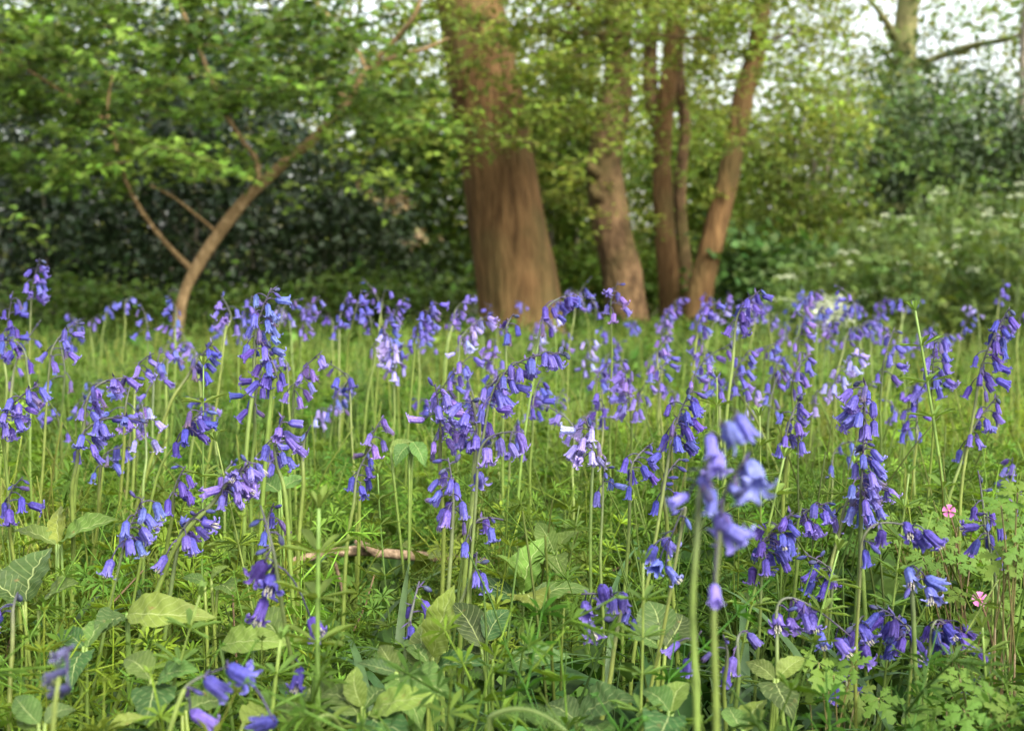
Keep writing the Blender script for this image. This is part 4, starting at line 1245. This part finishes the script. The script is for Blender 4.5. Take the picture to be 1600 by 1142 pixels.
# ================================================================= FALLEN STICK
ax = catmull([P(428, 884, SD - .02), P(492, 868, SD), P(560, 860, SD + .02), P(620, 866, SD + .03), P(690, 872, SD + .06), P(770, 880, SD + .1), P(850, 892, SD + .15), P(905, 900, SD + .2)], 6)
b0 = np.array([ax[20][0], ax[20][1], 0.0])
st_root = empty('fallen_stick', b0, 'pale brown dead branch lying across the greenery, knobbly bark', 'stick')
mb = MB()
tube(mb, ax - b0, np.interp(np.linspace(0, 1, len(ax)), [0, .1, .3, .6, 1], [.003, .0055, .0072, .0066, .004]), 12, None, .4, 3)
mb.build('stem', M_STICK, st_root)
mb = MB()
tube(mb, catmull([P(590, 866, SD + .02), P(572, 854, SD + .01), P(556, 846, SD)], 5) - b0, np.linspace(.0065, .004, 11), 9, None, .3, 6)
mb.build('stub', M_STICK, st_root)
for xx in (520, 800):      # side twigs that reach down to the soil and prop the branch
    mb = MB(); q = P(xx, 866 if xx < 600 else 884, SD + (.01 if xx < 600 else .11))
    tube(mb, np.array([q, q + [.02, .02, -.09], [q[0] - .01, q[1] + .05, 0.0]]) - b0, [.003, .0022, .0016], 8, None, .3, xx)
    mb.build('side_twig', M_STICK, st_root)


# ================================================================= TREES
def trunk(mb, pts, wpx, sides=20, bump=.06, seed=0, ground=False, per=8):
    """pts [(px,py,d)], wpx widths in photo pixels"""
    w = [P(*p) for p in pts]
    rad = [0.5 * wp * p[2] / F for wp, p in zip(wpx, pts)]
    if ground:
        g = w[0].copy(); g[2] = -.05
        dx = (w[0] - w[1]); g[:2] = w[0][:2] + dx[:2] / max(.05, abs(dx[2])) * (w[0][2] + .05) * .5
        w = [g] + w; rad = [rad[0] * 1.14] + rad
    c = catmull(w, per)
    r = np.interp(np.linspace(0, len(w) - 1, len(c)), np.arange(len(w)), rad)
    tube(mb, c, r, sides, None, bump, seed)
    return c


def tree_root(name, px, d, label, group='woodland trees'):
    g = P(px, 500, d); g[2] = 0
    return empty(name, g, label, 'tree', group), g


class TreeMB(MB):
    def build_at(self, name, mat, root, smooth=True):
        o = self.build(name, mat, root, smooth)
        o.matrix_parent_inverse = Matrix.Translation(-Vector(root.location))
        return o


def sprays(mb, tw, spots, leaf, size, col, nl=16, span=.5, droop=.35, v=.2):
    """flat drooping leaf sprays on fine twigs: spots (n,3)"""
    for p in spots:
        az = rng.uniform(0, 6.28); L = span * rng.uniform(.5, 1.2)
        hd = np.array([math.cos(az), math.sin(az), 0]); sd = np.array([-hd[1], hd[0], 0])
        t = np.linspace(0, 1, nl)
        ax_ = p + hd * (t * L)[:, None] + np.array([0, 0, -1]) * (droop * L * t ** 1.6)[:, None]
        if tw is not None:
            tube(mb, ax_[::4], np.linspace(.004, .0015, len(ax_[::4])), 3, (.12, .085, .045))
        for m_ in (0, 1):
            s = np.where((np.arange(nl) + m_) % 2 == 0, 1, -1)
            q = ax_ + sd * (s * L * .22 * (1 - .6 * t) * rng.uniform(.3, 1.1, nl))[:, None] + rng.normal(0, .02, (nl, 3))
            nm = np.array([0, 0, 1.0]) + rng.normal(0, .38, (nl, 3)) + np.array([0, -.35, 0])
            M = frames(nm) * (size * rng.uniform(.65, 1.25, nl))[:, None, None]
            mb.inst(leaf, M, q, jcol(np.array(col) * math.exp(rng.normal(0, v)), nl, .22))


def px_spots(n, x0, y0, x1, y1, d0, d1, dens=None):
    out = []
    while len(out) < n:
        x, y, d = rng.uniform(x0, x1), rng.uniform(y0, y1), rng.uniform(d0, d1)
        if dens and rng.random() > dens(x, y): continue
        out.append(P(x, y, d))
    return np.array(out)


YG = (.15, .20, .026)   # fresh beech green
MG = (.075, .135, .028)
# --- thick central trunk
root, g = tree_root('thick_tree', 812, 9.6, 'thickest tree with a broad brown trunk leaning left as it rises')
mb = TreeMB()
trunk(mb, [(816, 512, 9.6), (810, 450, 9.6), (797, 380, 9.6), (785, 300, 9.6), (772, 220, 9.6), (760, 150, 9.6), (746, 75, 9.6), (733, 0, 9.6), (715, -120, 9.6), (700, -300, 9.7), (690, -480, 9.7)], [134, 128, 122, 117, 113, 109, 106, 103, 97, 80, 50], 36, .028, 1, True)
mb.build_at('trunk', M_BARK, root)
br = TreeMB()
trunk(br, [(735, 20, 9.5), (790, 40, 9.0), (880, 52, 8.6), (1010, 55, 8.4), (1110, 62, 8.2)], [12, 9, 7, 5, 3], 8, .1, 2)
br.build_at('branch', M_BARK2, root)
br = TreeMB()
trunk(br, [(740, -40, 9.4), (720, 40, 8.8), (640, 52, 8.5), (700, 155, 8.2), (830, 158, 8.0), (900, 200, 7.9)], [10, 8, 6, 6, 4, 3], 8, .1, 3)
cr_, tw = TreeMB(), TreeMB()


def d_beech(x, y):
    v = 1.0
    if 680 < x < 860: v = .2 if y < 130 else (.3 if y < 175 else .1)
    if y > 190: v *= .35
    if 925 < x < 1205 and y > 45: v *= .22
    return v


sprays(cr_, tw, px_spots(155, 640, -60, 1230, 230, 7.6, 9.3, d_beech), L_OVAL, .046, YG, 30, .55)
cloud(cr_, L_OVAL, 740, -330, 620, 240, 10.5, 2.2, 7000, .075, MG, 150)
for (X_, Y_, Z_, a_, b__, c_, n_) in ((-3.2, 8.5, 5.6, 3.4, 3.2, 1.2, 4200), (1.2, 8.8, 6.6, 3.2, 2.6, 1.3, 900)):  # unseen leaf masses overhead, added to shade the wood behind the clearing
    cloud(cr_, L_OVAL, (X_, Y_, Z_), None, a_, c_, None, b__, n_, .17, MG, 130, .5, .16, world=True)
cr_.build_at('crown', M_LEAF, root)

# --- gnarled trunk
root, g = tree_root('gnarled_tree', 975, 11.5, 'gnarled tree with a lumpy bulging trunk right of the thickest one')
mb = TreeMB()
trunk(mb, [(980, 500, 11.5), (973, 440, 11.5), (960, 380, 11.5), (949, 320, 11.5), (944, 250, 11.5), (958, 175, 11.5), (968, 110, 11.5), (962, 30, 11.5), (958, -60, 11.5), (955, -260, 11.6)], [68, 62, 60, 62, 52, 50, 43, 37, 34, 22], 28, .13, 4, True)
mb.build_at('trunk', M_BARK2, root)
for (x, y, w_) in ((926, 264, 18), (930, 303, 17)):
    bb = TreeMB(); c = P(x, y, 11.4)
    trunk(bb, [(x + 14, y + 12, 11.45), (x, y, 11.3), (x - 6, y - 14, 11.35)], [w_ * .9, w_, w_ * .4], 12, .35, x)
    bb.build_at('burr', M_BARK2, root)
br = TreeMB(); trunk(br, [(962, 100, 11.5), (930, 40, 11.3), (880, -10, 11), (840, -60, 10.8)], [18, 13, 10, 8], 10, .1, 5); br.build_at('branch', M_BARK2, root)
cr_, tw = TreeMB(), TreeMB()
sprays(cr_, tw, px_spots(90, 830, -40, 1010, 330, 10.4, 12.6, lambda x, y: (.9 if y < 120 else .35) * (.1 if 925 < x < 1005 and y > 20 else 1)), L_OVAL, .05, YG, 24, .6)
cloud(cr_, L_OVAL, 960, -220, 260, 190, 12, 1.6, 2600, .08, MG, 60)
cr_.build_at('crown', M_LEAF, root)

# --- forked tree
root, g = tree_root('forked_tree', 1045, 12.0, 'forked tree with straight trunk splitting in two, between gnarled and leaning trees')
mb = TreeMB()
trunk(mb, [(1047, 500, 12), (1045, 440, 12), (1038, 350, 12), (1034, 260, 12), (1036, 200, 12), (1044, 130, 12), (1050, 60, 12), (1052, -20, 12), (1050, -200, 12)], [38, 34, 31, 30, 30, 26, 24, 22, 14], 18, .12, 7, True)
mb.build_at('trunk', M_BARK, root)
b_ = TreeMB(); trunk(b_, [(1034, 215, 12), (1020, 165, 12.05), (1015, 100, 12.1), (1020, 30, 12.1), (1026, -60, 12.1), (1030, -200, 12.1)], [24, 24, 22, 20, 17, 8], 14, .1, 8); b_.build_at('branch', M_BARK2, root)
b_ = TreeMB(); trunk(b_, [(1072, 500, 12.5), (1070, 420, 12.5), (1062, 300, 12.5), (1070, 200, 12.5), (1060, 110, 12.5), (1066, 20, 12.5), (1068, -150, 12.5)], [24, 22, 20, 20, 18, 16, 8], 12, .15, 9, True); b_.build_at('rear_stem', M_BARK2, root)
cr_, tw = TreeMB(), TreeMB()
sprays(cr_, tw, px_spots(80, 980, -40, 1150, 330, 11.0, 13.2, lambda x, y: (.9 if y < 120 else .3) * (.1 if 1000 < x < 1078 and y > 20 else 1)), L_OVAL, .05, YG, 24, .6)
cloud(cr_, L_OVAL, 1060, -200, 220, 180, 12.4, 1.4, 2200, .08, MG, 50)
cr_.build_at('crown', M_LEAF, root)

# --- leaning tree
root, g = tree_root('leaning_tree', 1090, 11.2, 'slim tree whose trunk leans out to the right, right of the forked one')
mb = TreeMB()
trunk(mb, [(1090, 500, 11.2), (1098, 440, 11.2), (1117, 360, 11.2), (1135, 290, 11.2), (1148, 220, 11.2), (1162, 150, 11.2), (1180, 85, 11.2), (1190, 20, 11.2), (1196, -60, 11.2), (1205, -220, 11.2)], [46, 40, 37, 35, 33, 32, 30, 27, 24, 12], 18, .1, 10, True)
mb.build_at('trunk', M_BARK, root)
b_ = TreeMB(); trunk(b_, [(1180, 85, 11.2), (1168, 80, 10.9), (1210, 60, 10.5), (1270, 45, 10.2)], [10, 9, 6, 3], 8, .1, 11); b_.build_at('branch', M_BARK2, root)
cr_, tw = TreeMB(), TreeMB()
sprays(cr_, tw, px_spots(75, 1090, -60, 1330, 200, 10, 12.5, lambda x, y: (1 if x < 1200 else .6) * (.1 if 1125 < x < 1205 and y > 40 else 1)), L_OVAL, .046, YG, 24, .55)
cloud(cr_, L_OVAL, 1230, -190, 220, 130, 12, 1.4, 1500, .08, MG, 40)
cr_.build_at('crown', M_LEAF, root)

# --- maple sapling on the left
root, g = tree_root('maple_sapling', 285, 8.0, 'young maple with a pale trunk slanting right, bright lobed leaves')
mb = TreeMB()
trunk(mb, [(279, 505, 8), (286, 465, 8), (303, 425, 8), (340, 367, 8), (382, 314, 8), (412, 285, 8), (450, 250, 7.95), (485, 222, 7.9), (515, 190, 7.85), (545, 158, 7.8), (570, 115, 7.8), (610, 92, 7.8), (660, 78, 7.7), (700, 60, 7.7)], [19, 18, 18, 18, 18, 17, 16, 15, 13, 12, 10, 8, 6, 4], 16, .2, 12, True)
mb.build_at('trunk', M_SAP, root)
for pts, w_ in [
    ([(298, 420, 8), (255, 375, 7.9), (215, 320, 7.8), (190, 265, 7.75), (172, 200, 7.7), (130, 165, 7.6), (60, 120, 7.5), (-20, 70, 7.4)], [10, 8, 7.5, 7, 6, 5, 4, 3]),
    ([(405, 290, 8), (400, 250, 8.1), (375, 215, 8.2), (345, 165, 8.2), (330, 125, 8.2), (305, 60, 8.2), (278, 0, 8.2), (265, -60, 8.2)], [10, 9, 8, 7.5, 7, 6, 5, 4]),
    ([(335, 360, 8), (305, 335, 7.9), (270, 308, 7.8), (235, 290, 7.7)], [6, 5, 4, 3]),
    ([(168, 190, 7.7), (170, 150, 7.7), (176, 120, 7.7)], [6, 4, 3]),
    ([(578, 105, 7.8), (620, 60, 7.7), (650, 20, 7.6), (665, -30, 7.6)], [9, 8, 6, 4]),
    ([(545, 155, 7.8), (525, 140, 7.7), (545, 118, 7.7), (565, 105, 7.7)], [6, 6, 5, 4]),
    ([(490, 0, 8.6), (520, 35, 8.4), (555, 75, 8.2), (572, 108, 7.9)], [6, 7, 7, 6]),
]:
    b_ = TreeMB(); trunk(b_, pts, w_, 9, .12, pts[0][0]); b_.build_at('branch', M_SAP, root)
cr_, tw = TreeMB(), TreeMB()


def d_maple(x, y):
    lim = 300 if x < 260 else (250 if x < 420 else 215)
    v = 1.0 if y < lim - 70 else max(0, (lim - y) / 70) * .9
    if x > 560: v *= .5
    if 20 < x < 140 and 170 < y < 230: v *= .25
    return v


sprays(cr_, tw, px_spots(235, -60, -80, 640, 300, 6.6, 9.0, d_maple), L_MAPLE, .056, (.085, .145, .020), 20, .40, .3, .34)
sprays(cr_, None, px_spots(16, 230, 205, 430, 300, 7.2, 8.2), L_MAPLE, .05, (.13, .20, .03), 9, .4, .35)
sprays(cr_, None, px_spots(16, 480, 140, 640, 290, 7.0, 7.8), L_MAPLE, .048, (.16, .235, .035), 8, .3, .5)
sprays(cr_, None, px_spots(4, -30, 330, 30, 380, 7.0, 7.4), L_MAPLE, .05, (.11, .18, .03), 8, .3, .4)
cloud(cr_, L_MAPLE, 250, -230, 520, 180, 9, 2.0, 4200, .07, (.075, .135, .025), 100)
cr_.build_at('crown', M_LEAF, root)

# --- ivied far tree at right
root, g = tree_root('ivied_tree', 1412, 19, 'far tall tree with an ivied trunk against the white sky at right')
mb = TreeMB()
trunk(mb, [(1405, 480, 19), (1408, 300, 19), (1411, 160, 19), (1413, 80, 19), (1417, 20, 19), (1425, -40, 19), (1430, -200, 19)], [46, 42, 38, 36, 35, 36, 20], 16, .12, 14, True)
mb.build_at('trunk', M_IVYB, root)
for pts, w_ in [([(1420, 0, 19), (1455, -30, 18.5), (1500, -60, 18)], [20, 14, 8]), ([(1640, 40, 17.5), (1570, 62, 18), (1520, 72, 18.5), (1460, 92, 19), (1430, 110, 19)], [6, 9, 11, 12, 12]), ([(1400, 60, 19), (1375, 20, 18.6), (1340, -20, 18.3)], [14, 9, 6])]:
    b_ = TreeMB(); trunk(b_, pts, w_, 9, .1, 15); b_.build_at('branch', M_IVYB, root)
cr_, tw = TreeMB(), TreeMB()
sprays(cr_, tw, px_spots(58, 1180, -40, 1660, 130, 16, 20), L_OVAL, .075, (.085, .13, .03), 14, .9, .4)
cloud(cr_, L_BROAD, 1412, 170, 40, 130, 19, .4, 700, .10, (.07, .12, .03), 30)
cloud(cr_, L_OVAL, 1420, -160, 260, 90, 19, 2, 1200, .11, (.08, .13, .03), 60)
cr_.build_at('crown', M_LEAF, root)
# --- slim dark tree at the right edge
root, g = tree_root('edge_tree', 1610, 16, 'slender trunk just inside the right frame edge above the dark yew')
mb = TreeMB(); trunk(mb, [(1612, 480, 16), (1606, 300, 16), (1601, 170, 16), (1600, 80, 16), (1606, -40, 16)], [22, 20, 16, 14, 12], 10, .1, 17, True); mb.build_at('trunk', M_GREY, root)
cr_ = TreeMB(); sprays(cr_, None, px_spots(30, 1450, -30, 1680, 130, 15, 17), L_OVAL, .07, (.11, .16, .03), 16, .8); sprays(cr_, None, px_spots(34, 1320, 110, 1640, 330, 11.5, 13), L_OVAL, .055, (.10, .155, .03), 18, .6, .5); cr_.build_at('crown', M_LEAF, root)


# ================================================================= SHRUBS
def shrub(name, label, cat, px, d, blobs, leaf, size, col, mat=M_LEAF, stems=6, stemmat=M_GREY, group='shrubs at the clearing edge', stemcol=None, up=.3, v=.22):
    g = P(px, 500, d); g[2] = 0
    root = empty(name, g, label, cat, group)
    fm = TreeMB()
    for (bx, by, rx, ry, rd, n) in blobs:
        cloud(fm, leaf, bx, by, rx, ry, d, rd, n, size, col, max(8, n // 40), up, .3, v)
    fm.build_at('foliage', mat, root)
    if stems:
        sm = TreeMB()
        for i in range(stems):
            bx, by, rx, ry, rd, n = blobs[i % len(blobs)]
            b = P(px + rng.uniform(-.6, .6) * rx, 480, d + rng.uniform(-.4, .4) * rd); b[2] = -.02
            e = P(bx + rng.uniform(-.8, .8) * rx, by - rng.uniform(-.2, .8) * ry, d + rng.uniform(-.5, .5) * rd)
            mid = (b + e) / 2 + np.array([rng.uniform(-.2, .2), rng.uniform(-.2, .2), .2])
            c = bez(b, mid, e, 12)
            tube(sm, c, np.linspace(.035, .008, 12) * rng.uniform(.5, 1.1), 7, None, .1, i)
        sm.build_at('stems', stemmat, root)
    return root


DK = (.024, .046, .014); DK2 = (.032, .056, .017)  # dark holly green, lowered further to stand in for deep canopy shade
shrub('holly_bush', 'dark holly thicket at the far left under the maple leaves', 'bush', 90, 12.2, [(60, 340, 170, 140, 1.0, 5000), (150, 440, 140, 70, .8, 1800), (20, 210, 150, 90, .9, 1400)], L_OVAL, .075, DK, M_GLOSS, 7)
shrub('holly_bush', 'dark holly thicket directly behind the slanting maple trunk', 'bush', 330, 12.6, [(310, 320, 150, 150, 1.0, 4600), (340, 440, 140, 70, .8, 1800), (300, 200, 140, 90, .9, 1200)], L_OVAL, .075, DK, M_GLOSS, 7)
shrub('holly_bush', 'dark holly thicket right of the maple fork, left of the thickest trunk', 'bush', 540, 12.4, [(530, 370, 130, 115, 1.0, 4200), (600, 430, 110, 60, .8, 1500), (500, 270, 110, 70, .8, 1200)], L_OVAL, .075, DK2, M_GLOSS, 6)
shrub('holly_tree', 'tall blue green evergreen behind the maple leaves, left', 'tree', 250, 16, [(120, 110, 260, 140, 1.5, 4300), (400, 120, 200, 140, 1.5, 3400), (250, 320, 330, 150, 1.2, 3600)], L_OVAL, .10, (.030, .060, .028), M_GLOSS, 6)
shrub('dead_bracken', 'tan dried bracken tuft caught on the holly beside the thickest trunk', 'bracken', 615, 11.3, [(608, 312, 36, 18, .3, 75), (650, 372, 26, 12, .3, 34), (560, 285, 10, 8, .1, 10)], L_OVAL, .06, (.27, .20, .10), M_DRY, 0)
shrub('hazel_bush', 'mid green bush filling the gap left behind the thickest trunk', 'bush', 660, 13.5, [(660, 290, 90, 110, .8, 2600), (690, 400, 70, 80, .8, 1800), (620, 200, 110, 90, .8, 1700)], L_BROAD, .085, (.13, .19, .036), M_LEAF, 5)
shrub('hazel_bush', 'bright green bush between the thickest and gnarled trunks', 'bush', 885, 13.5, [(885, 300, 60, 120, .8, 2200), (890, 420, 60, 70, .7, 1500), (870, 190, 70, 90, .8, 1400)], L_BROAD, .08, (.16, .235, .04), M_LEAF, 5)
shrub('hazel_bush', 'pale green bush behind the forked and leaning trunks', 'bush', 1080, 15, [(1080, 260, 100, 110, 1, 2600), (1070, 400, 110, 80, .8, 2000)], L_BROAD, .085, (.17, .235, .036), M_LEAF, 6)
shrub('thorn_thicket', 'airy thicket of thin grey stems right of the leaning trunk', 'bush', 1235, 13, [(1220, 260, 90, 110, .8, 1700), (1270, 360, 90, 90, .8, 1700), (1190, 390, 70, 80, .7, 1300), (1290, 190, 80, 70, .8, 900)], L_OVAL, .075, (.16, .215, .04), M_LEAF, 16)
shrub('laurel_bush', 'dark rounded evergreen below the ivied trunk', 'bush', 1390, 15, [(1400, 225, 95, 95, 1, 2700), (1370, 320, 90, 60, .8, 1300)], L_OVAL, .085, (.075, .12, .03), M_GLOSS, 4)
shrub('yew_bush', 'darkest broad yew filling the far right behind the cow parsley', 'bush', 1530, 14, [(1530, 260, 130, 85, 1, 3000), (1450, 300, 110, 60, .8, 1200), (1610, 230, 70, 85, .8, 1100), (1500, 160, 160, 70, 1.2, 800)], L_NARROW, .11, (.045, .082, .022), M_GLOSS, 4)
shrub('bramble_bush', 'low leafy bramble right of the leaning trunk foot', 'bush', 1180, 11.5, [(1180, 420, 60, 50, .6, 1300), (1260, 430, 70, 45, .6, 1300)], L_BROAD, .075, (.065, .12, .03), M_LEAF, 5)
shrub('nettle_bank', 'low bright nettles behind the feet of gnarled and forked trunks', 'nettles', 960, 12.8, [(900, 450, 70, 45, .5, 1400), (1010, 440, 90, 55, .5, 1700), (1110, 455, 60, 35, .5, 900)], L_OVAL, .07, (.14, .215, .036), M_LEAF, 6)
shrub('nettle_bank', 'shaded low greenery at the foot of the dark holly', 'nettles', 400, 10.8, [(120, 475, 160, 26, .5, 1500), (380, 480, 150, 22, .5, 1300), (600, 465, 130, 34, .5, 1500)], L_OVAL, .065, (.08, .135, .025), M_LEAF, 0)

# --- cow parsley, each plant its own
cps = []
for i in range(36):
    row = i // 12
    x = 1225 + (i % 12) * 36 + rng.uniform(-14, 14) + row * 9
    d = 7.2 + row * 1.0 + rng.uniform(-.3, .3)
    top = np.interp(x, [1200, 1330, 1420, 1520, 1640], [440, 385, 330, 300, 285]) + (2 - row) * 34 + rng.uniform(-42, 30)
    cps.append((x, d, top, row))
rown = ['front', 'middle', 'back']
cnt_row = [0, 0, 0]
for (x, d, top, row) in sorted(cps):
    T_ = P(x, top, d); g = np.array([T_[0], d, 0.])
    cnt_row[row] += 1
    root = empty('cow_parsley', g, f'{ORD[cnt_row[row] - 1]} from the left in the {rown[row]} row of white topped cow parsley at right', 'cow parsley', 'cow parsley bank at the right')
    h = T_[2]
    fm, um, sm = MB(), MB(), MB()
    for q in range(6):
        az = rng.uniform(0, 6.28)
        e = np.array([math.cos(az) * rng.uniform(.04, .2), math.sin(az) * rng.uniform(.04, .2), h * rng.uniform(.8, 1.02)])
        st_ = np.array([e[0] * .25, e[1] * .25, h * .5])
        tube(sm, bez(np.zeros(3), st_, e, 6), .004, 4, (.10, .16, .04))
        n_ = int(rng.integers(20, 40)) if rng.random() < .5 else 0
        if n_:
            a = rng.uniform(0, 6.28, n_); rr = rng.uniform(.02, .045) * np.sqrt(rng.random(n_))
            p = e + np.stack([np.cos(a) * rr, np.sin(a) * rr, .012 - rr * .25 + rng.normal(0, .004, n_)], 1)
            um.inst(L_BROAD, frames(rng.normal(0, .6, (n_, 3)) + [0, -.5, 1]) * .013, p, jcol((.42, .48, .30), n_, .15, .03))
    n_ = 460
    a = rng.uniform(0, 6.28, n_); zz = h * rng.uniform(.05, .98, n_); rr = .24 * np.sqrt(rng.random(n_)) * (1.15 - .5 * zz / h)
    p = np.stack([np.cos(a) * rr, np.sin(a) * rr, zz], 1)
    nm = rng.normal(size=(n_, 3)); nm[:, 2] = np.abs(nm[:, 2]) + .6
    fm.inst(LOB, frames(nm) * rng.uniform(.02, .045, n_)[:, None, None], p, jcol((.105, .165, .038), n_, .25))
    fm.build('foliage', M_LEAF, root)
    if um.n: um.build('blossom', M_WHITE, root)
    sm.build('stems', M_STEM, root)

# --- white flower clump and rail
g = P(1292, 498, 6.2); g[2] = 0
root = empty('white_flower_clump', g, 'small clump of creamy white flowers behind the hazy bluebell patch', 'wildflower')
um, sm = MB(), MB()
for q in range(16):
    T_ = P(1290 + rng.uniform(-26, 34), 486 + rng.uniform(-10, 12), 6.2 + rng.uniform(-.1, .1)) - g
    tube(sm, bez(np.array([T_[0] * .5, T_[1], 0]), np.array([T_[0] * .7, T_[1], T_[2] * .6]), T_, 6), .003, 4, (.1, .16, .04))
    n_ = 16
    um.inst(L_BROAD, frames(rng.normal(0, .6, (n_, 3)) + [0, -.6, 1]) * .022, T_ + rng.normal(0, .02, (n_, 3)), jcol((.34, .38, .25), n_, .25, .02))
um.build('blossom', M_WHITE, root); sm.build('stems', M_STEM, root)

g = P(1350, 500, 9.8); g[2] = 0
root = empty('wooden_rail', g, 'weathered broken wooden rail half hidden left of the cow parsley', 'fence')
for pts, w_, nme in [([(1322, 500, 9.8), (1323, 400, 9.8)], [14, 12], 'post'), ([(1300, 412, 9.75), (1345, 406, 9.75), (1392, 404, 9.75)], [9, 10, 8], 'rail'), ([(1326, 455, 9.75), (1352, 432, 9.7), (1375, 415, 9.72)], [9, 10, 8], 'brace')]:
    b_ = TreeMB(); trunk(b_, pts, w_, 8, .06, 3, nme == 'post'); b_.build_at(nme, M_GREY, root)


# ================================================================= FAR WOOD (one mass)
fw = MB()


def dens_far(x, y):
    if x < 560:
        v = .9 if y > 230 else .82
    elif x < 690:
        v = .9 if y > 120 else .5
    elif x < 1120:
        v = .97 if y > 60 else .8
    else:
        e = np.interp(x, [1120, 1250, 1350, 1430, 1500, 1700], [150, 175, 185, 150, 190, 190])
        v = .95 if y > e + 60 else (.62 if y > e - 60 else (.5 if x < 1330 else .3))
    return v


wall(fw, L_BROAD, dens_far, (-160, -60, 1780, 500), 21, 27, 62000, .10, (.16, .21, .036), .3, .012, .12)
wall(fw, L_BROAD, lambda x, y: .9 if y > np.interp(x, [-200, 480, 640, 900, 1120, 1250, 1430, 1700], [10, 20, 90, 30, 150, 230, 250, 250]) else .12, (-160, -20, 1780, 500), 27, 32, 26000, .17, (.13, .175, .034), .3, .01, .0)
o = fw.build('far_wood', M_LEAF)
tag(o, 'mass of green woodland foliage closing the view beyond the clearing', 'woodland', kind='stuff')

# ================================================================= LIGHT, SKY, CAMERA
SUN_EL, SUN_AZ = R(42), R(150)     # azimuth from +Y clockwise: from behind the camera, to its right
w = bpy.data.worlds.new('World'); bpy.context.scene.world = w
w.use_nodes = True
nt = w.node_tree
bg = nt.nodes['Background']
sky = nt.nodes.new('ShaderNodeTexSky'); sky.sky_type = 'NISHITA'; sky.sun_disc = False
sky.sun_elevation = SUN_EL; sky.sun_rotation = SUN_AZ
sky.air_density = 1.3; sky.dust_density = 5.0; sky.ozone_density = .7
hs = nt.nodes.new('ShaderNodeHueSaturation'); hs.inputs['Saturation'].default_value = .38; hs.inputs['Value'].default_value = 1.25   # thin white overcast
nt.links.new(sky.outputs[0], hs.inputs['Color']); nt.links.new(hs.outputs['Color'], bg.inputs[0]); bg.inputs[1].default_value = .15
sl = bpy.data.lights.new('sun', 'SUN'); sl.energy = 1.35; sl.angle = R(14); sl.color = (1, .93, .82)
so = bpy.data.objects.new('sun', sl); C.objects.link(so)
dv = Vector((math.sin(SUN_AZ) * math.cos(SUN_EL), math.cos(SUN_AZ) * math.cos(SUN_EL), math.sin(SUN_EL)))
so.rotation_euler = dv.to_track_quat('Z', 'Y').to_euler()

cam = bpy.data.cameras.new('camera'); co = bpy.data.objects.new('camera', cam); C.objects.link(co)
co.location = (0, 0, CAMH); co.rotation_euler = (R(90) - PITCH, 0, 0)
cam.lens = 50; cam.sensor_width = 36; cam.clip_end = 2000; cam.clip_start = .02
cam.dof.use_dof = True; cam.dof.focus_distance = 1.38; cam.dof.aperture_fstop = 8.8
sc = bpy.context.scene
sc.camera = co
sc.render.engine = 'CYCLES'
sc.view_settings.view_transform = 'Standard'; sc.view_settings.look = 'None'
sc.view_settings.exposure = 1.62; sc.view_settings.gamma = 1
sc.cycles.use_denoising = True
sc.cycles.max_bounces = 6; sc.cycles.transmission_bounces = 4; sc.cycles.diffuse_bounces = 4
